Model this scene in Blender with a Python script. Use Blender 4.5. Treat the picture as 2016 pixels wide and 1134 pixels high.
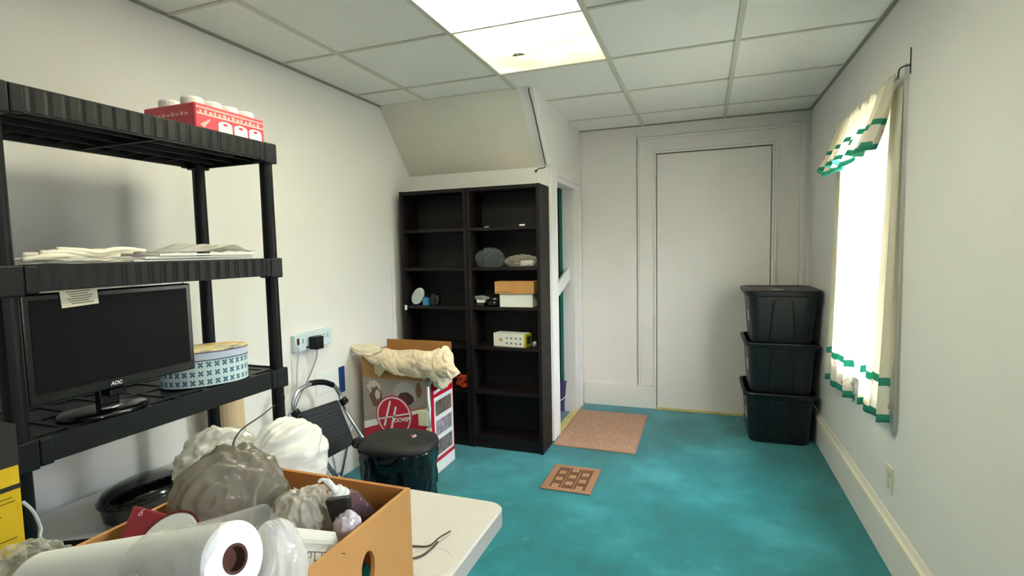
import bpy, bmesh, math, random
from math import pi, sin, cos, radians
from mathutils import Vector, Matrix, noise

for o in list(bpy.data.objects): bpy.data.objects.remove(o)
SC = bpy.context.scene
COL = SC.collection

# ---------------------------------------------------------------- camera
FOC = 1030.17
CAM = Vector((0, 0, 1.3314))
YAW, PITCH, ROLL = -0.350957, -0.072756, -0.021045
cy_, sy_, cp_, sp_, cr_, sr_ = cos(YAW), sin(YAW), cos(PITCH), sin(PITCH), cos(ROLL), sin(ROLL)
F = Vector((sy_*cp_, cy_*cp_, sp_)); R0 = Vector((cy_, -sy_, 0)); U0 = R0.cross(F)
RV = R0*cr_ + U0*sr_; UV = -R0*sr_ + U0*cr_
cd = bpy.data.cameras.new('camera'); cam = bpy.data.objects.new('camera', cd); COL.objects.link(cam)
cd.sensor_width = 36; cd.lens = FOC/2016*36; cd.clip_start = 0.02; cd.clip_end = 60
M = Matrix((RV, UV, -F)).transposed().to_4x4(); M.translation = CAM
cam.matrix_world = M
SC.camera = cam

# ---------------------------------------------------------------- world, exposure, daylight
w = bpy.data.worlds.new('sky'); SC.world = w; w.use_nodes = True
bg = w.node_tree.nodes['Background']; bg.inputs[1].default_value = 24.0
_tc = w.node_tree.nodes.new('ShaderNodeTexCoord'); _sx = w.node_tree.nodes.new('ShaderNodeSeparateXYZ'); _rp = w.node_tree.nodes.new('ShaderNodeValToRGB')
w.node_tree.links.new(_tc.outputs['Generated'], _sx.inputs[0]); w.node_tree.links.new(_sx.outputs[2], _rp.inputs['Fac']); w.node_tree.links.new(_rp.outputs[0], bg.inputs[0])
_rp.color_ramp.elements[0].position = 0.0; _rp.color_ramp.elements[0].color = (0.17, 0.175, 0.17, 1)      # pale ground outside, bright overcast sky above it
_rp.color_ramp.elements[1].position = 0.25; _rp.color_ramp.elements[1].color = (0.84, 0.92, 1.0, 1)
SC.view_settings.view_transform = 'Standard'; SC.view_settings.look = 'None'
SC.view_settings.exposure = 1.38; SC.view_settings.gamma = 1; SC.view_settings.use_curve_mapping = False
TUBE_E = 10.0
DIFF_E = 3.0

def portal(name, x, y, z, sy, sz):
    l = bpy.data.lights.new(name, 'AREA'); l.shape = 'RECTANGLE'; l.size = sz; l.size_y = sy
    l.cycles.is_portal = True
    o = bpy.data.objects.new(name, l); COL.objects.link(o)
    o.location = (x, y, z); o.rotation_euler = (0, radians(90), 0)
    return o

H = 2.304; YB = 4.39; XL = -2.037; XR = 0.734; YR = -1.9
XC = -0.975                       # closet side wall
W1 = (2.56, 3.34, 0.66, 1.95)     # window y0,y1,z0,z1
W_FILL = (0.0, 0.32, 0.66, 1.95)  # unseen window, added for fill daylight on shelving and table
portal('window_daylight', XR+0.14, (W1[0]+W1[1])/2, (W1[2]+W1[3])/2, W1[1]-W1[0], W1[3]-W1[2])
portal('fill_window_daylight', XR+0.14, (W_FILL[0]+W_FILL[1])/2, (W_FILL[2]+W_FILL[3])/2, W_FILL[1]-W_FILL[0], W_FILL[3]-W_FILL[2])

# ---------------------------------------------------------------- helpers
def on(u, v, x=None, y=None, z=None):
    d = F + RV*((u-1008)/FOC) + UV*((567-v)/FOC)
    if x is not None: t = (x-CAM.x)/d.x
    elif y is not None: t = (y-CAM.y)/d.y
    else: t = (z-CAM.z)/d.z
    return CAM + d*t
def at(u, v, w_):
    return CAM + (F + RV*((u-1008)/FOC) + UV*((567-v)/FOC))*w_

def lin(c):
    r = []
    for v in c:
        v /= 255.0
        r.append(v/12.92 if v <= 0.04045 else ((v+0.055)/1.055)**2.4)
    return (r[0], r[1], r[2], 1)

MATS = {}
def mat(name, c, rough=0.6, metal=0.0, spec=0.5, noise_amt=0.0, nscale=20, bump=0.0, bscale=120, trans=0.0, coat=0.0, alpha=1.0, translucent=0.0, em=None, ems=0):
    if name in MATS: return MATS[name]
    m = bpy.data.materials.new(name); m.use_nodes = True; nt = m.node_tree; b = nt.nodes['Principled BSDF']
    col = lin(c)
    b.inputs['Base Color'].default_value = col; b.inputs['Roughness'].default_value = rough; b.inputs['Metallic'].default_value = metal
    b.inputs['Specular IOR Level'].default_value = spec; b.inputs['Transmission Weight'].default_value = trans; b.inputs['Coat Weight'].default_value = coat
    b.inputs['Alpha'].default_value = alpha
    tc = nt.nodes.new('ShaderNodeTexCoord')
    if noise_amt > 0:
        n = nt.nodes.new('ShaderNodeTexNoise'); n.inputs['Scale'].default_value = nscale; n.inputs['Detail'].default_value = 4
        nt.links.new(tc.outputs['Object'], n.inputs['Vector'])
        r = nt.nodes.new('ShaderNodeValToRGB')
        r.color_ramp.elements[0].color = tuple(v*(1-noise_amt) for v in col[:3])+(1,)
        r.color_ramp.elements[1].color = tuple(min(1, v*(1+noise_amt)) for v in col[:3])+(1,)
        r.color_ramp.elements[0].position = 0.3; r.color_ramp.elements[1].position = 0.7
        nt.links.new(n.outputs['Fac'], r.inputs['Fac']); nt.links.new(r.outputs['Color'], b.inputs['Base Color'])
    if bump > 0:
        n2 = nt.nodes.new('ShaderNodeTexNoise'); n2.inputs['Scale'].default_value = bscale; n2.inputs['Detail'].default_value = 3
        nt.links.new(tc.outputs['Object'], n2.inputs['Vector'])
        bp = nt.nodes.new('ShaderNodeBump'); bp.inputs['Strength'].default_value = bump; bp.inputs['Distance'].default_value = 0.005
        nt.links.new(n2.outputs['Fac'], bp.inputs['Height']); nt.links.new(bp.outputs['Normal'], b.inputs['Normal'])
    if em is not None:
        b.inputs['Emission Color'].default_value = lin(em); b.inputs['Emission Strength'].default_value = ems
    if translucent > 0:
        t = nt.nodes.new('ShaderNodeBsdfTranslucent'); t.inputs['Color'].default_value = col
        mx = nt.nodes.new('ShaderNodeMixShader'); mx.inputs[0].default_value = translucent
        out = nt.nodes['Material Output']
        nt.links.new(b.outputs[0], mx.inputs[1]); nt.links.new(t.outputs[0], mx.inputs[2]); nt.links.new(mx.outputs[0], out.inputs['Surface'])
    MATS[name] = m
    return m

def film(name, c, opacity=0.35, rough=0.15):
    """thin plastic film: part see-through, part glossy / milky"""
    if name in MATS: return MATS[name]
    m = bpy.data.materials.new(name); m.use_nodes = True; nt = m.node_tree
    b = nt.nodes['Principled BSDF']; b.inputs['Base Color'].default_value = lin(c); b.inputs['Roughness'].default_value = rough
    tr = nt.nodes.new('ShaderNodeBsdfTransparent'); mx = nt.nodes.new('ShaderNodeMixShader')
    fr = nt.nodes.new('ShaderNodeLayerWeight'); fr.inputs['Blend'].default_value = 0.35
    mr = nt.nodes.new('ShaderNodeMapRange'); mr.inputs['To Min'].default_value = opacity; mr.inputs['To Max'].default_value = min(1, opacity+0.5)
    nt.links.new(fr.outputs['Facing'], mr.inputs['Value']); nt.links.new(mr.outputs['Result'], mx.inputs[0])
    nt.links.new(tr.outputs[0], mx.inputs[1]); nt.links.new(b.outputs[0], mx.inputs[2])
    nt.links.new(mx.outputs[0], nt.nodes['Material Output'].inputs['Surface'])
    MATS[name] = m
    return m

def BM(): return bmesh.new()
def build(name, bm, m, parent=None, smooth=False, bevel=0, solid=0, subsurf=0, auto=False):
    me = bpy.data.meshes.new(name)
    bmesh.ops.recalc_face_normals(bm, faces=bm.faces[:])
    bm.to_mesh(me); bm.free()
    o = bpy.data.objects.new(name, me); COL.objects.link(o)
    for k in (m if isinstance(m, (list, tuple)) else [m]): me.materials.append(k)
    if smooth:
        for p in me.polygons: p.use_smooth = True
    if solid:
        s = o.modifiers.new('solid', 'SOLIDIFY'); s.thickness = solid; s.offset = 0
    if subsurf:
        s = o.modifiers.new('sub', 'SUBSURF'); s.levels = subsurf; s.render_levels = subsurf
    if bevel:
        b = o.modifiers.new('bevel', 'BEVEL'); b.width = bevel; b.segments = 2; b.limit_method = 'ANGLE'; b.angle_limit = radians(40)
    if parent is not None:
        o.parent = parent
        o.matrix_parent_inverse = Matrix.Translation(-parent.location) if parent.type == 'EMPTY' else Matrix.Identity(4)
    return o
def tag(o, label, cat, group=None, kind=None):
    if label: o['label'] = label
    if cat: o['category'] = cat
    if group: o['group'] = group
    if kind: o['kind'] = kind
    return o
def thing(name, loc, label, cat, group=None):
    o = bpy.data.objects.new(name, None); COL.objects.link(o); o.location = loc; o.empty_display_size = 0.05
    return tag(o, label, cat, group)
def struct(name, bm, m, **k):
    o = build(name, bm, m, **k); o['kind'] = 'structure'; return o

def box(bm, x0, x1, y0, y1, z0, z1, mi=0, T=None):
    vs = [bm.verts.new((x, y, z)) for x in (x0, x1) for y in (y0, y1) for z in (z0, z1)]
    for f in ((0,1,3,2),(4,6,7,5),(0,4,5,1),(2,3,7,6),(0,2,6,4),(1,5,7,3)):
        fc = bm.faces.new([vs[i] for i in f]); fc.material_index = mi
    if T is not None:
        for v in vs: v.co = T @ v.co
    return vs
def cyl(bm, a, b, r, seg=16, r2=None, cap=True, mi=0):
    a = Vector(a); b = Vector(b); d = b-a; r2 = r if r2 is None else r2
    q = d.to_track_quat('Z', 'Y'); ra = []; rb = []
    for i in range(seg):
        t = 2*pi*i/seg; p = Vector((cos(t), sin(t), 0))
        ra.append(bm.verts.new(a + q @ (p*r))); rb.append(bm.verts.new(b + q @ (p*r2)))
    for i in range(seg):
        f = bm.faces.new((ra[i], ra[(i+1) % seg], rb[(i+1) % seg], rb[i])); f.material_index = mi
    if cap:
        bm.faces.new(ra[::-1]).material_index = mi; bm.faces.new(rb).material_index = mi
def tube(bm, pts, r, seg=8, sub=6, mi=0):
    P = [Vector(p) for p in pts]
    if sub > 1 and len(P) > 2:
        Q = []
        for i in range(len(P)-1):
            p0 = P[max(0, i-1)]; p1 = P[i]; p2 = P[i+1]; p3 = P[min(len(P)-1, i+2)]
            for k in range(sub):
                t = k/sub
                Q.append(0.5*((2*p1)+(-p0+p2)*t+(2*p0-5*p1+4*p2-p3)*t*t+(-p0+3*p1-3*p2+p3)*t**3))
        Q.append(P[-1]); P = Q
    rings = []; up = Vector((0.13, 0.21, 0.97)); prev = None
    for i, p in enumerate(P):
        d = (P[min(i+1, len(P)-1)]-P[max(i-1, 0)]).normalized()
        if prev is None: n = d.cross(up).normalized()
        else: n = (prev - d*prev.dot(d)).normalized()
        prev = n; b = d.cross(n)
        rings.append([bm.verts.new(p + n*(r*cos(2*pi*k/seg)) + b*(r*sin(2*pi*k/seg))) for k in range(seg)])
    for a, b in zip(rings, rings[1:]):
        for k in range(seg): bm.faces.new((a[k], a[(k+1) % seg], b[(k+1) % seg], b[k])).material_index = mi
    bm.faces.new(rings[0][::-1]); bm.faces.new(rings[-1])
def lathe(bm, c, prof, seg=32, ax=1.0, ay=1.0, rot=0, exp=2.0, T=None, mi=None):
    """prof: list of (r,z) ; superellipse cross-section"""
    rings = []
    for r, z in prof:
        ring = []
        for k in range(seg):
            t = 2*pi*k/seg; ct, st = cos(t), sin(t)
            x = math.copysign(abs(ct)**(2/exp), ct)*r*ax; y = math.copysign(abs(st)**(2/exp), st)*r*ay
            p = Vector((x*cos(rot)-y*sin(rot), x*sin(rot)+y*cos(rot), z))
            p = (T @ p) if T is not None else p + Vector(c)
            ring.append(bm.verts.new(p))
        rings.append(ring)
    for j, (a, b) in enumerate(zip(rings, rings[1:])):
        for k in range(seg):
            f = bm.faces.new((a[k], a[(k+1) % seg], b[(k+1) % seg], b[k]))
            if mi: f.material_index = mi[j]
    f = bm.faces.new(rings[0][::-1]); g = bm.faces.new(rings[-1])
    if mi: f.material_index = mi[0]; g.material_index = mi[-1]
def sheet(bm, fn, nu, nv, mfn=None, closed=False):
    g = [[bm.verts.new(fn(i/nu, j/nv)) for j in range(nv+1)] for i in range(nu+(0 if closed else 1))]
    n = len(g)
    for i in range(nu):
        for j in range(nv):
            f = bm.faces.new((g[i][j], g[(i+1) % n][j], g[(i+1) % n][j+1], g[i][j+1]))
            if mfn: f.material_index = mfn(i/nu, j/nv)
def ridge(p): return 1-2*abs(noise.noise(p))
def crumple(bm, c, rad, seed=0, a=0.16, f1=1.7, b=0.07, f2=4.2, zmin=None, sub=5, xmin=None, top=None, rot=0, twist=0):
    n0 = len(bm.verts)
    bmesh.ops.create_icosphere(bm, subdivisions=sub, radius=1)
    bm.verts.ensure_lookup_table(); s = Vector((seed*7.3, seed*3.1, -seed*5.7))
    for v in bm.verts[n0:]:
        p = v.co.copy(); q = p + 0.35*noise.noise_vector(p*1.3+s)
        k = 1 + a*ridge(q*f1+s) + b*ridge(q*f2+s) + b*0.5*ridge(q*f2*2.3+s) + 0.12*noise.noise(p*1.1+s)
        p = Vector((p.x*rad[0], p.y*rad[1], p.z*rad[2]))*k
        p = Matrix.Rotation(rot, 3, 'Z') @ p
        p += Vector(c)
        if zmin is not None and p.z < zmin: p.z = zmin + 0.002*noise.noise(q*9)
        v.co = p
def softbag(bm, c, rad, seed=0, a=0.10, zmin=None, sub=6, rot=0, axis=(0.3, 0.2, 1), nf=3.0):
    n0 = len(bm.verts); bmesh.ops.create_icosphere(bm, subdivisions=sub, radius=1); bm.verts.ensure_lookup_table()
    s = Vector((seed*7.3, seed*3.1, -seed*5.7)); Q = Vector(axis).normalized().rotation_difference(Vector((0, 0, 1)))
    for v in bm.verts[n0:]:
        p = v.co.copy(); q = Q @ p; w_ = 0.5*noise.noise_vector(p*0.9+s)
        q = Vector((q.x*nf, q.y*nf, q.z*0.55))+w_*1.6
        f1 = abs(noise.noise(q+s)); f2 = abs(noise.noise(q*2.1+s*1.3+w_)); f3 = abs(noise.noise(p*2.3+s)); f4 = abs(noise.noise(p*6+w_*4+s))
        k = 1 + a*(1-2.4*f1)+a*0.45*(1-2.4*f2)+a*0.5*(1-2.2*f3)+a*0.10*(1-2*f4)+0.13*noise.noise(p*1.1+s)
        p = Matrix.Rotation(rot, 3, 'Z') @ Vector((p.x*rad[0]*k, p.y*rad[1]*k, p.z*rad[2]*k)); p += Vector(c)
        if zmin is not None and p.z < zmin: p.z = zmin
        v.co = p
def text(name, body, T, size, m, parent=None, ext=0.0004, align='CENTER', shear=0.0, bold=0.0):
    cu = bpy.data.curves.new(name, 'FONT'); cu.body = body; cu.size = size; cu.extrude = ext; cu.align_x = align; cu.align_y = 'CENTER'; cu.shear = shear; cu.offset = bold
    t = bpy.data.objects.new('tmp', cu); me = bpy.data.meshes.new_from_object(t); bpy.data.objects.remove(t)
    me.transform(T); o = bpy.data.objects.new(name, me); COL.objects.link(o); me.materials.append(m)
    if parent is not None:
        o.parent = parent
        o.matrix_parent_inverse = Matrix.Translation(-parent.location) if parent.type == 'EMPTY' else Matrix.Identity(4)
    return o
def TF(origin, xdir, ydir):
    x = Vector(xdir).normalized(); y = Vector(ydir).normalized(); z = x.cross(y).normalized(); y = z.cross(x)
    m_ = Matrix((x, y, z)).transposed().to_4x4(); m_.translation = Vector(origin); return m_

def simple(name, bm, m, label, cat, group=None, **k): return tag(build(name, bm, m, **k), label, cat, group)
# ---------------------------------------------------------------- materials
WALL = mat('wall_paint', (233, 230, 226), 0.75, noise_amt=0.015, nscale=3, bump=0.05, bscale=60)
TRIMM = mat('trim_paint', (234, 231, 228), 0.45, noise_amt=0.02, nscale=5)
BACKW = mat('back_wall_paint', (236, 229, 224), 0.55, noise_amt=0.02, nscale=4)
TILE = mat('ceiling_tile', (244, 242, 234), 0.9, noise_amt=0.02, nscale=60, bump=0.1, bscale=200)
GRID = mat('ceiling_grid', (212, 208, 192), 0.5)
BLACK = mat('black_plastic', (9, 10, 12), 0.45, spec=0.3, noise_amt=0.15, nscale=14, bump=0.06, bscale=150)
BLACKG = mat('black_gloss', (10, 11, 13), 0.12)
DARKW = mat('dark_wood', (22, 14, 14), 0.55, noise_amt=0.25, nscale=9, bump=0.05, bscale=80, spec=0.3)
WHITE = mat('white_plastic', (235, 235, 232), 0.4)
PAPER = mat('white_paper', (238, 237, 232), 0.8)
CARD = mat('cardboard', (196, 146, 84), 0.8, noise_amt=0.05, nscale=12)
CARD2 = mat('cardboard_dull', (166, 124, 74), 0.85, noise_amt=0.06, nscale=14)
METAL = mat('brushed_metal', (178, 186, 190), 0.3, 0.85)
TEAL = mat('teal_cloth', (60, 160, 135), 0.8, translucent=0.35)
def carpet():
    m = bpy.data.materials.new('teal_carpet'); m.use_nodes = True; nt = m.node_tree; b = nt.nodes['Principled BSDF']; L = nt.links.new
    tc = nt.nodes.new('ShaderNodeTexCoord')
    n = nt.nodes.new('ShaderNodeTexNoise'); n.inputs['Scale'].default_value = 2.2; n.inputs['Detail'].default_value = 8; n.inputs['Roughness'].default_value = 0.62
    L(tc.outputs['Object'], n.inputs['Vector'])
    r = nt.nodes.new('ShaderNodeValToRGB'); e = r.color_ramp.elements
    e[0].position = 0.3; e[0].color = lin((4, 112, 116)); e[1].position = 0.72; e[1].color = lin((66, 174, 186))
    e2 = r.color_ramp.elements.new(0.5); e2.color = lin((16, 136, 146))
    L(n.outputs['Fac'], r.inputs['Fac'])
    f = nt.nodes.new('ShaderNodeTexNoise'); f.inputs['Scale'].default_value = 260; f.inputs['Detail'].default_value = 2
    L(tc.outputs['Object'], f.inputs['Vector'])
    mx = nt.nodes.new('ShaderNodeMixRGB'); mx.blend_type = 'MULTIPLY'; mx.inputs[0].default_value = 0.35
    L(r.outputs['Color'], mx.inputs[1]); L(f.outputs['Fac'], mx.inputs[2])
    # small pale worn spots
    v = nt.nodes.new('ShaderNodeTexNoise'); v.inputs['Scale'].default_value = 7; v.inputs['Detail'].default_value = 5
    L(tc.outputs['Object'], v.inputs['Vector'])
    r2 = nt.nodes.new('ShaderNodeValToRGB'); r2.color_ramp.elements[0].position = 0.66; r2.color_ramp.elements[1].position = 0.8
    r2.color_ramp.elements[1].color = (0.4, 0.4, 0.4, 1)
    L(v.outputs['Fac'], r2.inputs['Fac'])
    m2 = nt.nodes.new('ShaderNodeMixRGB'); m2.inputs[2].default_value = lin((120, 195, 190)); L(r2.outputs['Color'], m2.inputs[0]); L(mx.outputs[0], m2.inputs[1])
    L(m2.outputs[0], b.inputs['Base Color'])
    b.inputs['Roughness'].default_value = 0.6; b.inputs['Specular IOR Level'].default_value = 0.4; b.inputs['Sheen Weight'].default_value = 0.35; b.inputs['Sheen Roughness'].default_value = 0.4
    bp = nt.nodes.new('ShaderNodeBump'); bp.inputs['Strength'].default_value = 0.5; bp.inputs['Distance'].default_value = 0.004
    L(f.outputs['Fac'], bp.inputs['Height']); L(bp.outputs['Normal'], b.inputs['Normal'])
    return m
CARPET = carpet()

# ---------------------------------------------------------------- room shell
bm = BM(); box(bm, XL-0.1, XR+0.1, YR-0.1, YB+0.1, -0.1, 0); struct('floor', bm, CARPET)
bm = BM(); box(bm, XL-0.12, XL, YR-0.1, YB+0.1, 0, H+0.3); struct('wall_left', bm, WALL)
bm = BM(); box(bm, XL, XR, YB, YB+0.12, 0, H+0.3); struct('wall_back', bm, BACKW)
bm = BM(); box(bm, XL, XR, YR-0.12, YR, 0, H+0.3); struct('wall_rear', bm, WALL)
bm = BM(); T_ = 0.13
ys = [YR-0.1, W_FILL[0], W_FILL[1], W1[0], W1[1], YB+0.1]
for i in range(5):
    if i in (1, 3):
        box(bm, XR, XR+T_, ys[i], ys[i+1], 0, 0.66); box(bm, XR, XR+T_, ys[i], ys[i+1], 1.95, H+0.3)
    else: box(bm, XR, XR+T_, ys[i], ys[i+1], 0, H+0.3)
struct('wall_right', bm, WALL)

# ceiling: tiles, grid
GX = [-1.681+0.61*k for k in range(-1, 5)]; GY = [2.185+0.604*j for j in range(-7, 5)]
LX0, LX1 = -1.071, -0.461
LROWS = [-1, 0]               # cells starting at 2.185+.604*j  that hold luminous panels
LROWS_ALL = [-3, -2, -1, 0]
bm = BM()
for i in range(len(GX)-1):
    for j in range(len(GY)-1):
        a0, a1 = max(GX[i], XL-0.05), min(GX[i+1], XR+0.05); b0, b1 = max(GY[j], YR-0.05), min(GY[j+1], YB+0.05)
        if a1 <= a0 or b1 <= b0: continue
        if abs(GX[i]-LX0) < 0.01 and (j-7) in LROWS_ALL: continue
        box(bm, a0+0.002, a1-0.002, b0+0.002, b1-0.002, H+0.002, H+0.02)
struct('ceiling', bm, TILE)
bm = BM(); box(bm, XL-0.12, XR+0.14, YR-0.12, YB+0.12, H+0.28, H+0.3); struct('trim_1', bm, TILE)
bm = BM()
for x in GX[1:-1]: box(bm, x-0.012, x+0.012, YR, YB, H-0.005, H+0.003)
for y in GY:
    if YR < y < YB: box(bm, XL, XR, y-0.008, y+0.008, H-0.004, H+0.003)
struct('trim_2', bm, GRID)
WANG = mat('wall_angle', (150, 148, 132), 0.5)
bm = BM(); e = 0.016
box(bm, XL, XL+e, YR, YB, H-0.006, H+0.004); box(bm, XR-e, XR, YR, YB, H-0.006, H+0.004); box(bm, XL, XR, YB-e, YB, H-0.006, H+0.004)
struct('trim_3', bm, WANG)

# luminous panels (two troffers of two 2x2 lenses)
def lens_mat():
    m = bpy.data.materials.new('light_lens'); m.use_nodes = True; nt = m.node_tree; L = nt.links.new
    for n in list(nt.nodes):
        if n.type != 'OUTPUT_MATERIAL': nt.nodes.remove(n)
    out = [n for n in nt.nodes if n.type == 'OUTPUT_MATERIAL'][0]
    tc = nt.nodes.new('ShaderNodeTexCoord'); n = nt.nodes.new('ShaderNodeTexNoise'); n.inputs['Scale'].default_value = 3; n.inputs['Detail'].default_value = 3
    L(tc.outputs['Object'], n.inputs['Vector'])
    r = nt.nodes.new('ShaderNodeValToRGB'); r.color_ramp.elements[0].position = .35; r.color_ramp.elements[0].color = lin((225, 226, 190)); r.color_ramp.elements[1].color = lin((246, 246, 238)); r.color_ramp.elements[1].position = .6
    L(n.outputs['Fac'], r.inputs['Fac'])
    t = nt.nodes.new('ShaderNodeBsdfTranslucent'); d = nt.nodes.new('ShaderNodeBsdfDiffuse'); em = nt.nodes.new('ShaderNodeEmission'); em.inputs[1].default_value = DIFF_E
    em.inputs[0].default_value = (1.0, 0.97, 0.96, 1)
    L(r.outputs[0], t.inputs[0]); L(r.outputs[0], d.inputs[0])
    mx = nt.nodes.new('ShaderNodeMixShader'); mx.inputs[0].default_value = 0.7; L(d.outputs[0], mx.inputs[1]); L(t.outputs[0], mx.inputs[2])
    ad = nt.nodes.new('ShaderNodeAddShader'); L(mx.outputs[0], ad.inputs[0]); L(em.outputs[0], ad.inputs[1]); L(ad.outputs[0], out.inputs['Surface'])
    return m
LENS = lens_mat()
LENSD = LENS.copy(); LENSD.name = 'light_lens_dim'
for n in LENSD.node_tree.nodes:
    if n.type == 'EMISSION': n.inputs[1].default_value = 0.12
HOUS = mat('lamp_housing', (240, 240, 232), 0.6)
LENSR = LENS.copy(); LENSR.name = 'light_lens_rear'
for n in LENSR.node_tree.nodes:
    if n.type == 'EMISSION': n.inputs[1].default_value = 0.4
TUBER = mat('lamp_tube_rear', (255, 255, 240), 0.4, em=(255, 252, 240), ems=TUBE_E*0.3)
TUBEM = mat('lamp_tube', (255, 255, 240), 0.4, em=(255, 252, 240), ems=TUBE_E)
STAIN = mat('dead_bug_stain', (120, 118, 80), 0.9)
for idx, (j0, lab) in enumerate(((-1, 'square acrylic light panels over the room centre, far one yellowed with a dark spot'), (-3, 'bright ceiling light panels nearest the camera, above the table'))):
    y0 = 2.185+0.604*j0; y1 = y0+1.208
    t = thing('ceiling_light', ((LX0+LX1)/2, (y0+y1)/2, H), lab, 'ceiling light')
    bm = BM(); e = 0.004
    box(bm, LX0, LX1, y0, y1, H+0.13, H+0.14)
    box(bm, LX0, LX0+e, y0, y1, H+0.006, H+0.13); box(bm, LX1-e, LX1, y0, y1, H+0.006, H+0.13)
    box(bm, LX0, LX1, y0, y0+e, H+0.006, H+0.13); box(bm, LX0, LX1, y1-e, y1, H+0.006, H+0.13)
    build('housing', bm, HOUS, t)
    for k in range(2):
        bm = BM(); box(bm, LX0+0.012, LX1-0.012, y0+0.604*k+0.008, y0+0.604*(k+1)-0.008, H, H+0.003)
        build('diffuser', bm, LENSD if (idx == 0 and k == 1) else (LENS if idx == 0 else LENSR), t)
    for xx in (-0.2, -0.07, 0.07, 0.2):
        bm = BM(); c = (LX0+LX1)/2
        ya, yb = (y0+0.02, y0+0.62) if idx == 0 else (y0+0.04, y1-0.04)
        cyl(bm, (c+xx, ya, H+0.09), (c+xx, yb, H+0.09), 0.013, 12); build('tube', bm, TUBEM if idx == 0 else TUBER, t)
    if idx == 0:
        bm = BM(); p = on(1020, 107, z=H)
        sheet(bm, lambda u, v: Vector((p.x+(0.006+0.022*v)*cos(2*pi*u)*(1+.3*sin(6*pi*u)), p.y+(0.006+0.016*v)*sin(2*pi*u)*(1+.3*cos(4*pi*u)), H-0.0015)), 20, 2, closed=True)
        build('stain', bm, STAIN, t, solid=0.001)

# closet block: front wall, sloped soffit, side wall with doorway
CF = 3.42
bm = BM(); box(bm, XL, XC-0.081, CF, CF+0.08, 0, 1.884); struct('wall_closet_front', bm, WALL)
bm = BM()
prof = [(3.05, H), (CF+0.001, 1.885), (CF+0.08, 1.885), (3.13, H)]
vs = [[bm.verts.new((x, y, z)) for y, z in prof] for x in (XL, XC-0.081)]
for k in range(4): bm.faces.new((vs[0][k], vs[0][(k+1) % 4], vs[1][(k+1) % 4], vs[1][k]))
bm.faces.new(vs[0]); bm.faces.new(vs[1][::-1])
SOFF = mat('soffit_paint', (228, 222, 208), 0.8, noise_amt=0.03, nscale=3)
struct('wall_soffit', bm, SOFF)
DY0, DY1, DZ = 3.575, 4.075, 1.80
bm = BM()
# upper side wall (polygon following the slope)
def prism_x(bm, x0, x1, yz, mi=0):
    a = [bm.verts.new((x0, y, z)) for y, z in yz]; b = [bm.verts.new((x1, y, z)) for y, z in yz]; n = len(yz)
    for k in range(n): bm.faces.new((a[k], a[(k+1) % n], b[(k+1) % n], b[k])).material_index = mi
    bm.faces.new(a[::-1]).material_index = mi; bm.faces.new(b).material_index = mi
prism_x(bm, XC-0.08, XC, [(3.05, H), (CF, 1.885), (CF, DZ), (YB, DZ), (YB, H)])
box(bm, XC-0.08, XC, CF, DY0, 0, DZ); box(bm, XC-0.08, XC, DY1, YB, 0, DZ)
struct('wall_closet_side', bm, WALL)
# closet interior
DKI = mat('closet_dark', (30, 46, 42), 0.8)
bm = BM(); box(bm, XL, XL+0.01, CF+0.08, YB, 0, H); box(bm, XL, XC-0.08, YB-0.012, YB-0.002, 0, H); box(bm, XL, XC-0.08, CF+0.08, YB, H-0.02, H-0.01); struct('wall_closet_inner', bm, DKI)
BLUEF = mat('grey_blue_floor_paint', (120, 148, 170), 0.5, noise_amt=0.08, nscale=12)
bm = BM(); box(bm, XL, XC-0.03, CF+0.08, YB-0.012, 0.0, 0.012); struct('floor_closet', bm, BLUEF)
YEL = mat('yellow_edge_strip', (214, 196, 130), 0.6, noise_amt=0.15, nscale=30)
bm = BM(); box(bm, XC-0.03, XC+0.022, 3.60, YB-0.03, 0.0, 0.016); struct('trim_4', bm, YEL)
bm = BM(); box(bm, -0.357, 0.30, YB-0.035, YB-0.012, 0.0, 0.012); struct('trim_5', bm, YEL)
# door casing of closet (near jamb wide, head, far jamb)
bm = BM()
box(bm, XC+0.0005, XC+0.012, 3.47, 3.555, 0, 1.86); box(bm, XC+0.0005, XC+0.017, 3.5555, DY0, 0, 1.84)
box(bm, XC+0.0005, XC+0.016, DY0+0.0005, 4.265, DZ, 1.84); box(bm, XC+0.0005, XC+0.028, 3.5555, 4.30, 1.8405, 1.862)
box(bm, XC+0.0005, XC+0.014, DY1, 4.265, 0, DZ-0.0005); box(bm, XC+0.0005, XC+0.024, 4.2655, 4.30, 0, 1.84)
struct('trim_6', bm, TRIMM)
GREEN = mat('green_painted_edge', (46, 128, 104), 0.5)
bm = BM(); box(bm, XC-0.105, XC-0.081, DY1-0.006, DY1+0.03, 0.013, DZ-0.002); struct('trim_7', bm, GREEN)
# corner moulding strip running down the soffit edge + corner post
bm = BM()
prism_x(bm, XC-0.004, XC+0.016, [(3.05, H-0.004), (3.10, H-0.004), (3.43, 1.905), (3.38, 1.885)]); box(bm, XC+0.0005, XC+0.014, 3.432, 3.469, 0, 1.90)
struct('trim_8', bm, TRIMM, bevel=0.003)
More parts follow.
